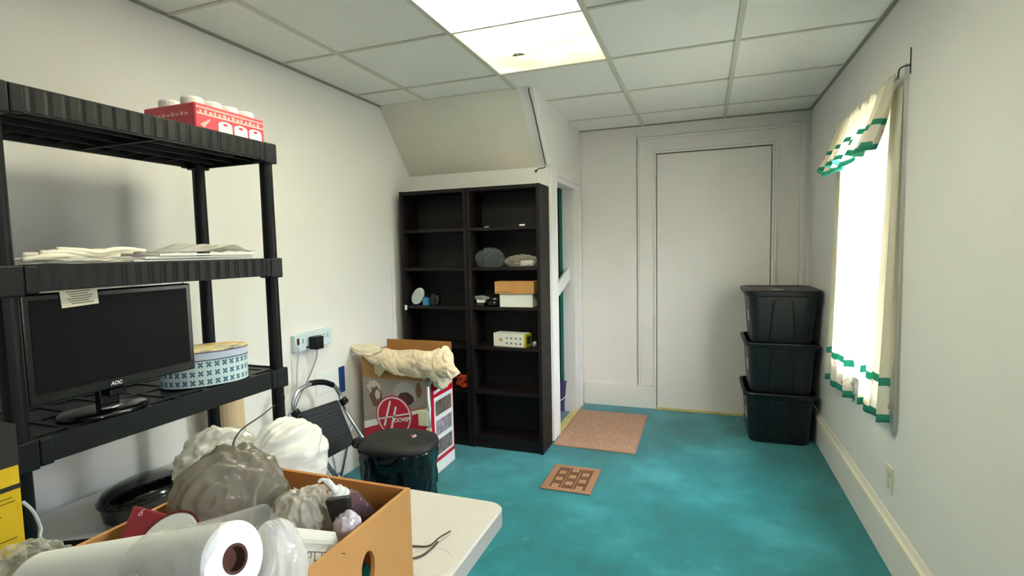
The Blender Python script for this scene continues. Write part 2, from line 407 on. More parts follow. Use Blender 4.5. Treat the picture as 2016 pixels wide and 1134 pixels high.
# black cord on soffit edge with hook
bm = BM(); tube(bm, [(XC-0.006, 3.055, H-0.01), (XC-0.012, 3.06, H-0.03), (XC-0.008, 3.16, 2.16), (XC-0.006, 3.37, 1.886)], 0.0028, 6, 4)
t = tag(build('ceiling_string', bm, mat('cord_black', (50, 44, 38), 0.7)), 'thin dark cord running down the sloped soffit edge above the bookcases', 'cord')
bm = BM(); tube(bm, [(XC-0.006, 3.378, 1.878), (XC-0.02, 3.372, 1.868), (XC-0.05, 3.36, 1.862), (XC-0.062, 3.352, 1.85)], 0.004, 8, 4); cyl(bm, (XC-0.062, 3.352, 1.852), (XC-0.068, 3.345, 1.842), 0.008, 10)
tag(build('metal_hook', bm, mat('rust_metal', (92, 70, 52), 0.5, 0.5)), 'small brown metal hook at the lower end of the soffit cord', 'hook')
# white diagonal brace across closet opening
bm = BM(); T = TF((XC-0.03, 3.84, 1.07), (0, 0.96, 0.28), (0, -0.28, 0.96)); box(bm, -0.20, 0.22, -0.05, 0.05, -0.012, 0.012, T=T)
tag(build('diagonal_brace', bm, WHITE, bevel=0.006), 'white diagonal board across the narrow closet doorway', 'board')
# things in closet
t = thing('storage_bucket', (-1.16, 4.10, 0.012), 'dark purple bucket on the grey-blue closet floor, seen through the doorway', 'bucket')
bm = BM(); lathe(bm, (-1.16, 4.10, 0.012), [(0.10, 0), (0.125, 0.24), (0.128, 0.24), (0.128, 0.25), (0.115, 0.25), (0.09, 0.02)], 28); build('body', bm, mat('dark_purple', (58, 50, 96), 0.35), t, smooth=False)
bm = BM(); tube(bm, [(-1.16+0.128*cos(a), 4.10+0.128*sin(a), 0.16-0.06*abs(sin(a*1.0))) for a in [pi*k/8-pi/2 for k in range(9)]], 0.004, 6, 2); build('handle', bm, WHITE, t)

# back wall joinery
bm = BM()
y = YB
box(bm, -0.500, -0.486, y-0.018, y-0.0005, 0.186, 2.188); box(bm, -0.500, 0.664, y-0.018, y-0.0005, 2.189, 2.204)        # outer frame bead
box(bm, 0.665, 0.70, y-0.014, y-0.0005, 0.0, 2.229); box(bm, 0.60, 0.733, y-0.016, y-0.0005, 2.230, 2.248)
box(bm, -0.974, -0.96, y-0.012, y-0.0005, 0.0, H-0.01)
struct('trim_9', bm, TRIMM)
bm = BM()
box(bm, -0.372, -0.357, y-0.022, y-0.0005, 0.0, 2.070); box(bm, 0.481, 0.496, y-0.022, y-0.0005, 0.0, 2.070); box(bm, -0.372, 0.496, y-0.022, y-0.0005, 2.071, 2.088)
box(bm, 0.497, 0.512, y-0.034, y-0.0005, 0.0, 2.106); box(bm, -0.372, 0.496, y-0.034, y-0.0005, 2.089, 2.106)
struct('trim_10', bm, TRIMM)
bm = BM(); box(bm, -0.485, -0.373, y-0.010, y-0.0005, 0.186, 2.188); box(bm, 0.513, 0.664, y-0.010, y-0.0005, 0.0, 2.188); box(bm, -0.372, 0.512, y-0.010, y-0.0005, 2.107, 2.188)
box(bm, -0.959, -0.373, y-0.022, y-0.0005, 0.0, 0.185)
struct('trim_11', bm, BACKW)
SHAD = mat('gap_and_bead_shadow', (110, 84, 76), 0.9)
bm = BM(); box(bm, -0.354, 0.478, y-0.004, y-0.0005, 0.0, 2.068); box(bm, -0.5035, -0.5005, y-0.006, y-0.0005, 0.186, 2.2); box(bm, -0.5035, 0.60, y-0.006, y-0.0005, 2.2045, 2.2075); box(bm, -0.356, 0.48, y-0.0215, y-0.012, 2.0665, 2.0705); struct('trim_gap_shadow', bm, SHAD)  # door gap backing, plus brown strips painting in the shadow lines along the beads
bm = BM(); box(bm, -0.350, 0.474, y-0.012, y-0.002, 0.012, 2.064); struct('door_1', bm, mat('door_paint', (236, 229, 224), 0.5, noise_amt=0.02, nscale=3), bevel=0.002)

# baseboards
def baseboard_r():
    bm = BM()
    yz = [(XR, 0), (XR-0.018, 0), (XR-0.018, 0.155), (XR-0.024, 0.16), (XR-0.022, 0.178), (XR-0.012, 0.186), (XR-0.004, 0.205), (XR, 0.207)]
    a = [bm.verts.new((x, YR, z)) for x, z in yz]; b = [bm.verts.new((x, YB-0.012, z)) for x, z in yz]; n = len(yz)
    for k in range(n):
        f = bm.faces.new((a[k], a[(k+1) % n], b[(k+1) % n], b[k]))
        if 3 <= k <= 6: f.material_index = 1
    bm.faces.new(a[::-1]); bm.faces.new(b)
    return bm
struct('baseboard_right', baseboard_r(), [WALL, mat('cream_cap', (234, 226, 208), 0.45)])
bm = BM(); box(bm, XL, XL+0.018, YR, CF, 0, 0.18); box(bm, XL, XL+0.024, YR, CF, 0.165, 0.18); struct('baseboard_left', bm, TRIMM, bevel=0.003)
bm = BM(); box(bm, XL+0.02, XR-0.02, YR, YR+0.018, 0, 0.18); struct('baseboard_rear', bm, TRIMM)

# windows
GLASS = film('window_glass', (240, 246, 250), 0.04, 0.02)
WINW = mat('window_white', (236, 234, 234), 0.4)
def window(i, W, casing=True):
    y0, y1, z0, z1 = W; x = XR+0.05
    bm = BM(); s = 0.045; zm = 1.30; ym = (y0+y1)/2
    box(bm, XR+0.0, XR+0.129, y0+0.0005, y0+0.0195, z0+0.0155, z1-0.001); box(bm, XR+0.0, XR+0.129, y1-0.0195, y1-0.0005, z0+0.0155, z1-0.001); box(bm, XR+0.0, XR+0.129, y0+0.02, y1-0.02, z1-0.0195, z1-0.001); box(bm, XR-0.03, XR+0.129, y0+0.0005, y1-0.0005, z0-0.02, z0+0.015)
    for (a, b, xx) in ((z0+0.015, zm+0.02, x), (zm-0.02, z1-0.02, x+0.035)):
        box(bm, xx, xx+0.03, y0+0.02, y0+0.02+s, a, b); box(bm, xx, xx+0.03, y1-0.02-s, y1-0.02, a, b)
        box(bm, xx, xx+0.03, y0+0.0201+s, y1-0.0201-s, a, a+s); box(bm, xx, xx+0.03, y0+0.0201+s, y1-0.0201-s, b-s, b)
    box(bm, x+0.037, x+0.062, ym-0.02, ym+0.02, zm+s, z1-0.021-s)
    o = struct('window_%d' % i, bm, WINW)
    bm = BM(); box(bm, x+0.012, x+0.015, y0+0.05, y1-0.05, z0+0.03, zm); box(bm, x+0.047, x+0.050, y0+0.05, y1-0.05, zm, z1-0.04)
    build('glass_pane', bm, GLASS, o)
    return o
window(1, W1); window(2, W_FILL)  # the second is out of view, added only to let in fill daylight
bm = BM(); c = 0.11
for W in (W1, W_FILL):
    y0, y1, z0, z1 = W
    X_ = XR-0.0005; a, b = y0-0.0305, y1+0.0305
    box(bm, XR-0.014, X_, y0-c, y0-0.0005, z0-0.09, z1+0.06); box(bm, XR-0.014, X_, y1+0.0005, y1+c, z0-0.09, z1+0.06); box(bm, XR-0.014, X_, y0, y1, z1+0.0005, z1+0.06); box(bm, XR-0.014, X_, y0, y1, z0-0.09, z0-0.021)
struct('trim_13', bm, WALL)

# ---------------------------------------------------------------- curtains
CREAM = mat('cream_cloth', (242, 237, 220), 0.85, translucent=0.45)
def floral():
    m = mat('floral_cloth', (243, 238, 226), 0.85, translucent=0.4); nt = m.node_tree; L = nt.links.new
    tc = nt.nodes.new('ShaderNodeTexCoord'); v = nt.nodes.new('ShaderNodeTexVoronoi'); v.inputs['Scale'].default_value = 26
    L(tc.outputs['Object'], v.inputs['Vector'])
    r = nt.nodes.new('ShaderNodeValToRGB'); r.color_ramp.elements[0].position = 0.26; r.color_ramp.elements[0].color = (1, 1, 1, 1); r.color_ramp.elements[1].position = 0.34; r.color_ramp.elements[1].color = (0, 0, 0, 1)
    L(v.outputs['Distance'], r.inputs['Fac'])
    h = nt.nodes.new('ShaderNodeValToRGB'); h.color_ramp.interpolation = 'CONSTANT'
    h.color_ramp.elements[0].color = lin((214, 120, 110)); h.color_ramp.elements[1].position = 0.4; h.color_ramp.elements[1].color = lin((235, 200, 160))
    k = h.color_ramp.elements.new(0.7); k.color = lin((120, 165, 130))
    L(v.outputs['Color'], h.inputs['Fac'])
    mx = nt.nodes.new('ShaderNodeMixRGB'); mx.inputs[1].default_value = lin((243, 238, 226)); L(r.outputs[0], mx.inputs[0]); L(h.outputs[0], mx.inputs[2])
    L(mx.outputs[0], nt.nodes['Principled BSDF'].inputs['Base Color'])
    return m
FLORAL = floral()
bm = BM(); cyl(bm, (0.695, 2.435, 1.955), (0.695, 3.46, 1.955), 0.006, 10)
rod = tag(build('curtain_rod', bm, METAL), 'thin metal rod holding the valance above the window', 'curtain rod')
bm = BM(); tube(bm, [(0.695, 2.435, 1.955), (0.697, 2.43, 1.985), (0.715, 2.43, 1.995), (0.7315, 2.43, 1.995)], 0.003, 6, 3); box(bm, 0.7305, 0.7335, 2.427, 2.433, 1.965, 2.06)
build('wall_bracket', bm, mat('bracket_metal', (84, 80, 78), 0.5, 0.6), rod)
def valance(u, v):
    y = 2.445+0.93*u; s = v*v*0.045
    amp = 0.006+0.022*v; ph = u*2*pi*9+1.5*sin(u*9)
    x = 0.688 - s - 0.03*v + amp*sin(ph) ; drop = 0.27+0.015*sin(u*30+1)
    z = 1.975-drop*v + 0.012*sin(ph*0.5)*v
    return Vector((x, y+0.012*v*cos(ph), z))
bm = BM(); sheet(bm, valance, 160, 24, lambda u, v: 0 if v < 0.58 else (1 if v < 0.66 else (2 if v < 0.9 else 1)))
tag(build('curtain_valance', bm, [CREAM, TEAL, FLORAL], smooth=True, solid=0.0015), 'gathered cream valance with teal bands across the top of the window', 'valance')
def panel(y0, y1, yb0, yb1, zt, zb, seed, flare):
    def fn(u, v):
        a = y0+(y1-y0)*u; b = yb0+(yb1-yb0)*u; y = a+(b-a)*(v**0.7)
        ph = u*2*pi*4+seed; amp = 0.006+0.012*v
        return Vector((0.712-flare*v+amp*sin(ph+0.6*sin(3*v)), y+0.01*cos(ph), zt+(zb-zt)*v+0.012*v*sin(ph*0.7)))
    return fn
cm = lambda u, v: 0 if v < 0.86 else (1 if v < 0.885 else (2 if v < 0.975 else 1))
bm = BM(); sheet(bm, panel(3.12, 3.45, 2.93, 3.48, 1.93, 0.55, 0.3, 0.025), 70, 80, cm)
tag(build('window_curtain', bm, [CREAM, TEAL, FLORAL], smooth=True, solid=0.0012), 'cream curtain with teal-banded floral hem, on the window side nearest the totes', 'curtain')
bm = BM(); sheet(bm, panel(2.455, 2.66, 2.43, 2.80, 1.93, 0.60, 2.0, 0.028), 60, 80, cm)
tag(build('window_curtain', bm, [CREAM, TEAL, FLORAL], smooth=True, solid=0.0012), 'cream curtain with teal-banded floral hem, on the window side nearest the camera', 'curtain')

# outlet on right wall
t = thing('wall_outlet', (XR, 2.51, 0.35), 'cream duplex wall outlet low on the right wall beyond the baseboard', 'outlet')
IV = mat('ivory_plastic', (226, 220, 196), 0.4)
bm = BM(); box(bm, XR-0.006, XR, 2.475, 2.548, 0.295, 0.405); build('cover_plate', bm, IV, t, bevel=0.002)
for dz in (-0.021, 0.021):
    bm = BM(); box(bm, XR-0.009, XR-0.005, 2.497, 2.526, 0.35+dz-0.014, 0.35+dz+0.014); build('socket', bm, mat('ivory_dark', (204, 200, 176), 0.4), t, bevel=0.004)

# ---------------------------------------------------------------- storage totes
TOTE = mat('tote_plastic', (11, 15, 22), 0.4, noise_amt=0.1, nscale=10)
def rr(bm_, cx, cy, hx, hy, z, r, n=6):
    out = []
    for sx, sy, a0 in ((1, 1, 0), (-1, 1, pi/2), (-1, -1, pi), (1, -1, 3*pi/2)):
        for k in range(n+1):
            a = a0+pi/2*k/n; out.append(bm_.verts.new((cx+sx*(hx-r)+r*cos(a), cy+sy*(hy-r)+r*sin(a), z)))
    return out
def loft(bm_, rings, cap0=True, cap1=True):
    for a, b in zip(rings, rings[1:]):
        n = len(a)
        for k in range(n): bm_.faces.new((a[k], a[(k+1) % n], b[(k+1) % n], b[k]))
    if cap0: bm_.faces.new(rings[0][::-1])
    if cap1: bm_.faces.new(rings[-1])
def tote(z, dx, dy, label, lid=False):
    t = thing('storage_tote', (0.49+dx, 4.03+dy, z), label, 'storage bin', 'black storage totes stacked in the back corner')
    cx, cy = 0.486+dx, 4.02+dy; h = 0.345
    bm = BM()
    R_ = [rr(bm, cx, cy, 0.176, 0.205, z, 0.05), rr(bm, cx, cy, 0.182, 0.21, z+0.006, 0.055), rr(bm, cx, cy, 0.205, 0.235, z+h-0.03, 0.06), rr(bm, cx, cy, 0.222, 0.252, z+h-0.028, 0.065), rr(bm, cx, cy, 0.226, 0.256, z+h-0.006, 0.065), rr(bm, cx, cy, 0.222, 0.252, z+h, 0.065), rr(bm, cx, cy, 0.205, 0.235, z+h, 0.06), rr(bm, cx, cy, 0.172, 0.2, z+0.02, 0.05)]
    loft(bm, R_); build('body', bm, TOTE, t, smooth=False, bevel=0.002)
    # raised tapered handle panels on the narrow ends and the long sides
    for s, nm in ((-1, 'front'),):
        bm = BM(); yy0 = lambda zz: cy-0.209-(0.026)*(zz-z)/(h-0.03)
        zs = z+0.03; zt = z+h-0.05
        P_ = [(-0.075, zs), (0.075, zs), (0.055, zt-0.02), (0.042, zt), (-0.042, zt), (-0.055, zt-0.02)]
        a = [bm.verts.new((cx+x_, yy0(zz)-0.010, zz)) for x_, zz in P_]; b = [bm.verts.new((cx+x_*1.08, yy0(zz)+0.004, zz)) for x_, zz in P_]
        for k in range(6): bm.faces.new((a[k], a[(k+1) % 6], b[(k+1) % 6], b[k]))
        bm.faces.new(a); bm.faces.new(b[::-1]); build('handle_panel', bm, TOTE, t, bevel=0.004)
    bm = BM(); zz = z+h*0.5; box(bm, cx-0.196, cx-0.193, cy-0.12, cy-0.05, zz-0.035, zz+0.035, T=Matrix.Translation(Vector((cx-0.19, cy, zz))) @ Matrix.Rotation(radians(-4.2), 4, 'Y') @ Matrix.Translation(-Vector((cx-0.19, cy, zz))) ); build('side_label', bm, PAPER, t)
    if lid:
        bm = BM(); zl = z+h
        R_ = [rr(bm, cx, cy, 0.230, 0.260, zl-0.012, 0.07), rr(bm, cx, cy, 0.232, 0.262, zl+0.004, 0.07), rr(bm, cx, cy, 0.226, 0.256, zl+0.010, 0.066), rr(bm, cx, cy, 0.20, 0.23, zl+0.010, 0.05), rr(bm, cx, cy, 0.19, 0.22, zl+0.004, 0.045)]
        loft(bm, R_); build('lid', bm, TOTE, t)
        bm = BM(); lathe(bm, (cx-0.02, cy-0.10, zl+0.004), [(0.04, 0), (0.04, 0.003)], 24, 1, 0.6); build('lid_sticker', bm, mat('sticker_grey', (190, 196, 200), 0.4), t)
    return t
tote(0.0, -0.003, 0.0, 'black plastic tote on the carpet, bottom of the corner stack')
tote(0.338, 0.002, 0.0, 'black plastic tote in the middle of the corner stack')
tote(0.676, 0.004, 0.0, 'black plastic tote with closed lid, topmost of the corner stack', True)

# ---------------------------------------------------------------- doormat, floor register
def mat_tex(name, c1, c2, sc, kind='WAVE'):
    m = mat(name, c1, 0.9); nt = m.node_tree; L = nt.links.new; b = nt.nodes['Principled BSDF']
    tc = nt.nodes.new('ShaderNodeTexCoord'); br = nt.nodes.new('ShaderNodeTexBrick'); br.inputs['Scale'].default_value = sc; br.inputs['Mortar Size'].default_value = 0.03
    br.inputs['Color1'].default_value = lin(c1); br.inputs['Color2'].default_value = lin(c2); br.inputs['Mortar'].default_value = lin(tuple(min(255, v+22) for v in c2))
    n = nt.nodes.new('ShaderNodeTexNoise'); n.inputs['Scale'].default_value = 60
    L(tc.outputs['Object'], n.inputs['Vector']); mx = nt.nodes.new('ShaderNodeMixRGB'); mx.blend_type = 'OVERLAY'; mx.inputs[0].default_value = 0.5
    L(tc.outputs['Object'], br.inputs['Vector']); L(br.outputs['Color'], mx.inputs[1]); L(n.outputs['Fac'], mx.inputs[2]); L(mx.outputs[0], b.inputs['Base Color'])
    return m
t = thing('doormat', (-0.68, 3.76, 0), 'flat brown woven doormat on the carpet before the closet doorway', 'doormat')
bm = BM(); box(bm, -0.945, -0.412, 3.355, 4.145, 0.0005, 0.008); build('mat_body', bm, mat_tex('mat_brown', (176, 138, 116), (164, 126, 104), 26), t, bevel=0.002)
bm = BM()
for b in ((-0.95, -0.403, 3.345, 3.365), (-0.95, -0.403, 4.14, 4.158), (-0.95, -0.932, 3.365, 4.14), (-0.42, -0.403, 3.365, 4.14)): box(bm, *b, 0.0005, 0.0095)
build('binding', bm, mat('mat_edge', (170, 132, 108), 0.9), t, bevel=0.002)

t = thing('floor_register', (-0.70, 2.87, 0), 'brown metal floor register with cut-out grille in the teal carpet', 'floor vent')
GC = (-0.708, 2.872); GR = mat('register_metal', (168, 124, 94), 0.45, 0.2)
bm = BM(); X0, X1, Y0, Y1 = -0.85, -0.566, 2.703, 3.042
for b in ((X0, X1, Y0, Y0+0.036), (X0, X1, Y1-0.036, Y1), (X0, X0+0.04, Y0+0.036, Y1-0.036), (X1-0.04, X1, Y0+0.036, Y1-0.036)): box(bm, *b, 0.0005, 0.007)
build('frame', bm, GR, t, bevel=0.0025)
bm = BM(); box(bm, X0+0.04, X1-0.04, Y0+0.036, Y1-0.036, -0.002, 0.0012); build('duct_opening', bm, mat('duct_dark', (48, 26, 20), 0.9), t)
bm = BM(); xs0, xs1 = X0+0.04, X1-0.04; yy0, yy1 = Y0+0.036, Y1-0.036
n = 3; wc = (xs1-xs0)/n
for k in (1, 2): box(bm, xs0+k*wc-0.003, xs0+k*wc+0.003, yy0, yy1, 0.001, 0.0065)
random.seed(4); ny = 18; dy = (yy1-yy0)/ny
for k in range(n):
    nx = 6; dx = (wc-0.008)/nx
    for j in range(ny+1): box(bm, xs0+k*wc+0.004, xs0+(k+1)*wc-0.004, yy0+j*dy-0.0018, yy0+j*dy+0.0018, 0.001, 0.006)
    for i in range(nx+1): box(bm, xs0+k*wc+0.004+i*dx-0.0016, xs0+k*wc+0.004+i*dx+0.0016, yy0, yy1, 0.001, 0.0058)
    for j in range(ny):
        for i in range(nx):
            if ((j//3)+(k)) % 2 == 0 and 1 <= i <= 4: box(bm, xs0+k*wc+0.004+i*dx+0.001, xs0+k*wc+0.004+(i+.75)*dx, yy0+j*dy+0.001, yy0+(j+.8)*dy, 0.001, 0.0055, 1)
build('grille', bm, [mat('grille_brown', (140, 96, 70), 0.5), mat('grille_tan', (214, 186, 140), 0.5)], t)

# ---------------------------------------------------------------- bookcases
def bookcase(x0, x1, label):
    t = thing('bookcase', ((x0+x1)/2, 3.27, 0), label, 'bookcase')
    y0, y1, zt, th = 3.165, 3.385, 1.745, 0.022
    for x in (x0, x1-th):
        bm = BM(); box(bm, x, x+th, y0, y1, 0, zt); build('side_panel', bm, DARKW, t, bevel=0.001)
    bm = BM(); box(bm, x0+th, x1-th, y0+0.002, y1, zt-0.024, zt-0.001); build('top_panel', bm, DARKW, t)
    bm = BM(); box(bm, x0+th, x1-th, y1-0.006, y1, 0.04, zt-0.024); build('back_panel', bm, mat('bookcase_back', (10, 7, 7), 0.7), t)
    for z in (1.462, 1.20, 0.938, 0.672, 0.372, 0.058):
        bm = BM(); box(bm, x0+th, x1-th, y0+0.006, y1-0.006, z, z+0.02); build('shelf', bm, DARKW, t)
    bm = BM(); box(bm, x0+th, x1-th, y0+0.012, y0+0.028, 0, 0.058); build('plinth', bm, DARKW, t)
    return t
bookcase(-1.976, -1.474, 'dark brown six-shelf bookcase against the left wall, mostly empty and behind the open vacuum box')
bookcase(-1.468, -0.966, 'dark brown six-shelf bookcase beside the closet doorway, with boxes and plastic bags on its shelves')
S1, S2, S3, S4 = 1.482, 1.220, 0.958, 0.692


bm = BM(); box(bm, -1.11, -1.075, 3.19, 3.21, S1, S1+0.013); simple('adhesive_label_roll', bm, IV, 'tiny ivory packet on the second shelf of the bookcase beside the doorway', 'packet', bevel=0.003)
bm = BM(); box(bm, -1.35, -1.325, 3.19, 3.205, S1, S1+0.006); simple('paper_scrap', bm, PAPER, 'tiny white paper scrap left of the ivory packet on the second shelf', 'scrap', bevel=0.001)
CLEAR = film('clear_plastic', (214, 220, 222), 0.22, 0.12)
CLEAR2 = film('clear_plastic_dense', (226, 222, 215), 0.4, 0.15)
bm = BM(); softbag(bm, (-1.345, 3.255, S2+0.05), (0.078, 0.05, 0.058), 3, 0.24, zmin=S2+0.001, sub=5, axis=(0.5, 0, 1))
simple('crumpled_plastic_bag', bm, film('bookcase_film', (150, 158, 160), 0.12, 0.15), smooth=True, label= 'clear crumpled plastic bag on the bookcase shelf, left of the bagged white item', cat='plastic bag')
t = thing('bagged_parcel', (-1.12, 3.25, S2), 'white item in a clear bag beside the crumpled bag on the bookcase shelf', 'parcel')
bm = BM(); softbag(bm, (-1.115, 3.25, S2+0.032), (0.10, 0.045, 0.036), 5, 0.2, zmin=S2+0.001, sub=5, axis=(1, 0, .3)); build('clear_bag', bm, film('parcel_film', (200, 190, 176), 0.25, 0.15), t, smooth=True)
bm = BM(); box(bm, -1.12, -1.03, 3.225, 3.27, S2+0.004, S2+0.04); build('white_item', bm, WHITE, t, bevel=0.006)
bm = BM(); box(bm, -1.258, -1.03, 3.195, 3.31, S3, S3+0.087); simple('white_box', bm, PAPER, 'plain white box under the brown cardboard box on the bookcase shelf', 'box', bevel=0.002)
t = thing('cardboard_carton', (-1.15, 3.25, S3+0.087), 'shallow brown cardboard box resting on the white box in the bookcase', 'box')
bm = BM(); box(bm, -1.288, -1.018, 3.185, 3.32, S3+0.087, S3+0.168); build('box_body', bm, CARD, t, bevel=0.002)
bm = BM(); box(bm, -1.185, -1.14, 3.1835, 3.3215, S3+0.0865, S3+0.1685); build('packing_tape', bm, mat('brown_tape', (196, 136, 74), 0.35), t)
bm = BM(); tube(bm, [(-1.275+0.01*k, 3.1838, S3+0.10+0.004*sin(k*2.1)) for k in range(11)], 0.0015, 6, 3); build('handwriting', bm, mat('marker_brown', (96, 60, 36), 0.8), t)
t = thing('power_adapter', (-1.40, 3.22, S3), 'small white and black device under clear film, left of the white box in the bookcase', 'adapter')
bm = BM(); box(bm, -1.435, -1.37, 3.20, 3.25, S3, S3+0.022); build('base', bm, BLACKG, t, bevel=0.004)
bm = BM(); box(bm, -1.43, -1.372, 3.203, 3.247, S3+0.0225, S3+0.045); build('cover', bm, IV, t, bevel=0.006)
bm = BM(); crumple(bm, (-1.40, 3.225, S3+0.055), (0.045, 0.03, 0.014), 9, 0.2, 2, 0.1, 5, sub=3); build('film', bm, CLEAR, t)
t = thing('handheld_controller', (-1.32, 3.22, S3), 'small rounded black gadget between the white adapter and the white box', 'gadget')
bm = BM(); lathe(bm, (-1.315, 3.225, S3), [(0.036, 0), (0.042, 0.012), (0.036, 0.036), (0.015, 0.044)], 24, 1.05, 0.8); build('body', bm, BLACKG, t, smooth=True)
bm = BM(); lathe(bm, (-1.30, 3.22, S3+0.045), [(0.018, 0), (0.02, 0.006), (0.006, 0.012)], 16); build('knob', bm, METAL, t, smooth=True)
t = thing('product_carton', (-1.2, 3.25, S4), 'white printed carton with rows of small icons on a lower bookcase shelf', 'box')
Rz = Matrix.Translation(Vector((-1.19, 3.24, S4))) @ Matrix.Rotation(radians(-7), 4, 'Z')
bm = BM(); box(bm, -0.125, 0.10, -0.035, 0.055, 0, 0.088, T=Rz); build('box_body', bm, PAPER, t, bevel=0.001)
bm = BM(); box(bm, 0.10, 0.114, -0.034, 0.054, 0.001, 0.086, T=Rz); build('end_flap', bm, mat('yellow_print', (204, 186, 40), 0.5), t, bevel=0.001)
bm = BM(); box(bm, 0.1145, 0.1155, -0.02, 0.04, 0.02, 0.07, T=Rz); build('end_print', bm, mat('dark_print', (40, 42, 40), 0.6), t)
for i in range(8):
    bm = BM(); j = i//4; k = i % 4; box(bm, -0.030+k*0.033, -0.018+k*0.033, -0.0362, -0.0350, 0.018+j*0.034, 0.029+j*0.034, T=Rz)
    build('icon', bm, mat('icon_grey', (110, 112, 116), 0.6), t)
bm = BM(); T = Rz @ Matrix.Translation(Vector((-0.07, -0.0355, 0.045))) @ Matrix.Rotation(pi/2, 4, 'X'); lathe(bm, (0, 0, 0), [(0.012, -0.0006), (0.012, 0.0012)], 20, T=T); build('round_mark', bm, mat('gold_print', (200, 160, 60), 0.5), t)
bm = BM(); T = Matrix.Translation(Vector((-1.02, 3.24, S4+0.022))); lathe(bm, (-1.035, 3.24, S4), [(0.016, 0), (0.02, 0.01), (0.018, 0.03), (0.01, 0.04)], 16); simple('metal_canister', bm, METAL, 'small silvery canister at the right end of the printed carton\'s shelf', 'canister', smooth=True)
# left bookcase items
t = thing('tabletop_mirror', (-1.89, 3.22, S3), 'small oval pale mirror leaning on the left bookcase shelf', 'mirror')
T = Matrix.Translation(Vector((-1.885, 3.22, S3+0.062))) @ Matrix.Rotation(radians(78), 4, 'X') @ Matrix.Rotation(radians(-24), 4, 'Z')
bm = BM(); lathe(bm, (0, 0, 0), [(0.050, -0.012), (0.058, -0.006), (0.058, 0.004), (0.054, 0.007)], 36, 0.78, 1.08, T=T); build('frame', bm, mat('mirror_frame', (206, 212, 210), 0.3), t, smooth=True)
bm = BM(); lathe(bm, (0, 0, 0), [(0.046, 0.0072), (0.046, 0.0086)], 36, 0.78, 1.08, T=T); build('glass_face', bm, mat('mirror_face', (190, 200, 198), 0.25, 0.3), t)
bm = BM(); lathe(bm, (-1.888, 3.224, S3), [(0.03, 0), (0.03, 0.006), (0.008, 0.012)], 20); build('base', bm, BLACKG, t)
bm = BM(); box(bm, -1.838, -1.80, 3.20, 3.235, S3, S3+0.052); box(bm, -1.832, -1.806, 3.204, 3.231, S3+0.052, S3+0.066, 1); simple('blue_bottle', bm, [mat('blue_plastic', (60, 140, 180), 0.35), mat('navy_plastic', (30, 50, 80), 0.3)], 'small blue box-shaped bottle beside the oval mirror on the left bookcase', 'bottle', bevel=0.003)
bm = BM(); lathe(bm, (-1.755, 3.235, S3), [(0.036, 0), (0.038, 0.004), (0.038, 0.07), (0.03, 0.082), (0.012, 0.084)], 24); box(bm, -1.7355, -1.7325, 3.196, 3.204, S3+0.01, S3+0.05); simple('dark_jar', bm, BLACKG, 'near-black jar right of the blue bottle on the left bookcase', 'jar')
bm = BM(); box(bm, -1.956, -1.94, 3.155, 3.164, S3-0.03, S3+0.004); simple('shelf_tag', bm, WHITE, 'small white tag clipped to the left edge of the left bookcase shelf', 'tag', bevel=0.001)
# orange string tangle
ORG = mat('orange_twine', (224, 84, 40), 0.7); random.seed(8)
bm = BM()
pts = []
for k in range(70):
    a = k*1.35; pts.append((-1.555+0.055*cos(a)*random.uniform(.4, 1.1)+0.02, 3.215+0.03*sin(a*1.3), 0.392+0.05+0.05*sin(a*0.77+1)*random.uniform(.5, 1)))
tube(bm, pts, 0.0022, 5, 3); simple('orange_twine_tangle', bm, ORG, 'tangle of orange twine on the left bookcase shelf behind the vacuum box', 'twine')

# ---------------------------------------------------------------- left wall fittings
t = thing('power_outlet_strip', (XL, 2.30, 0.86), 'pale multi-outlet strip on the left wall with a black adapter', 'outlet strip')
STR = mat('strip_plastic', (206, 224, 228), 0.4)
Tw = Matrix.Translation(Vector((XL, 2.305, 0.862))) @ Matrix.Rotation(radians(1), 4, 'X')
bm = BM(); box(bm, 0.0005, 0.03, -0.145, 0.145, -0.046, 0.046, T=Tw); build('housing', bm, STR, t, bevel=0.004)
DK = mat('socket_dark', (60, 66, 76), 0.5)
for k in range(3):
    bm = BM()
    yy = 0.045+k*0.032
    for dz in (-0.009, 0.009): box(bm, 0.0295, 0.0308, yy-0.006, yy+0.006, dz-0.002+0.008, dz+0.002+0.008, T=Tw)
    box(bm, 0.0295, 0.0308, yy-0.012, yy-0.007, 0.004, 0.012, T=Tw); build('socket', bm, DK, t)
bm = BM(); box(bm, 0.0295, 0.034, -0.135, -0.118, -0.006, 0.028, T=Tw); build('rocker_switch', bm, mat('switch_red', (90, 44, 44), 0.4), t, bevel=0.002)
bm = BM(); box(bm, 0.0295, 0.031, -0.07, -0.045, -0.036, -0.026, T=Tw); box(bm, 0.0295, 0.031, -0.092, -0.088, -0.005, 0.022, T=Tw); build('socket', bm, DK, t)
t = thing('plug_adapter', (XL+0.03, 2.30, 0.86), 'black plug-in adapter with thin cord in the wall outlet strip', 'adapter')
bm = BM(); box(bm, XL+0.032, XL+0.085, 2.255, 2.315, 0.815, 0.885); build('adapter_body', bm, BLACK, t, bevel=0.006)
bm = BM(); tube(bm, [(XL+0.06, 2.285, 0.815), (XL+0.055, 2.28, 0.76), (XL+0.04, 2.23, 0.66), (XL+0.03, 2.15, 0.55), (XL+0.03, 2.10, 0.42), (XL+0.04, 2.09, 0.2), (XL+0.06, 2.1, 0.02)], 0.003, 6, 5); build('cord', bm, mat('cord_grey', (120, 128, 132), 0.6), t)
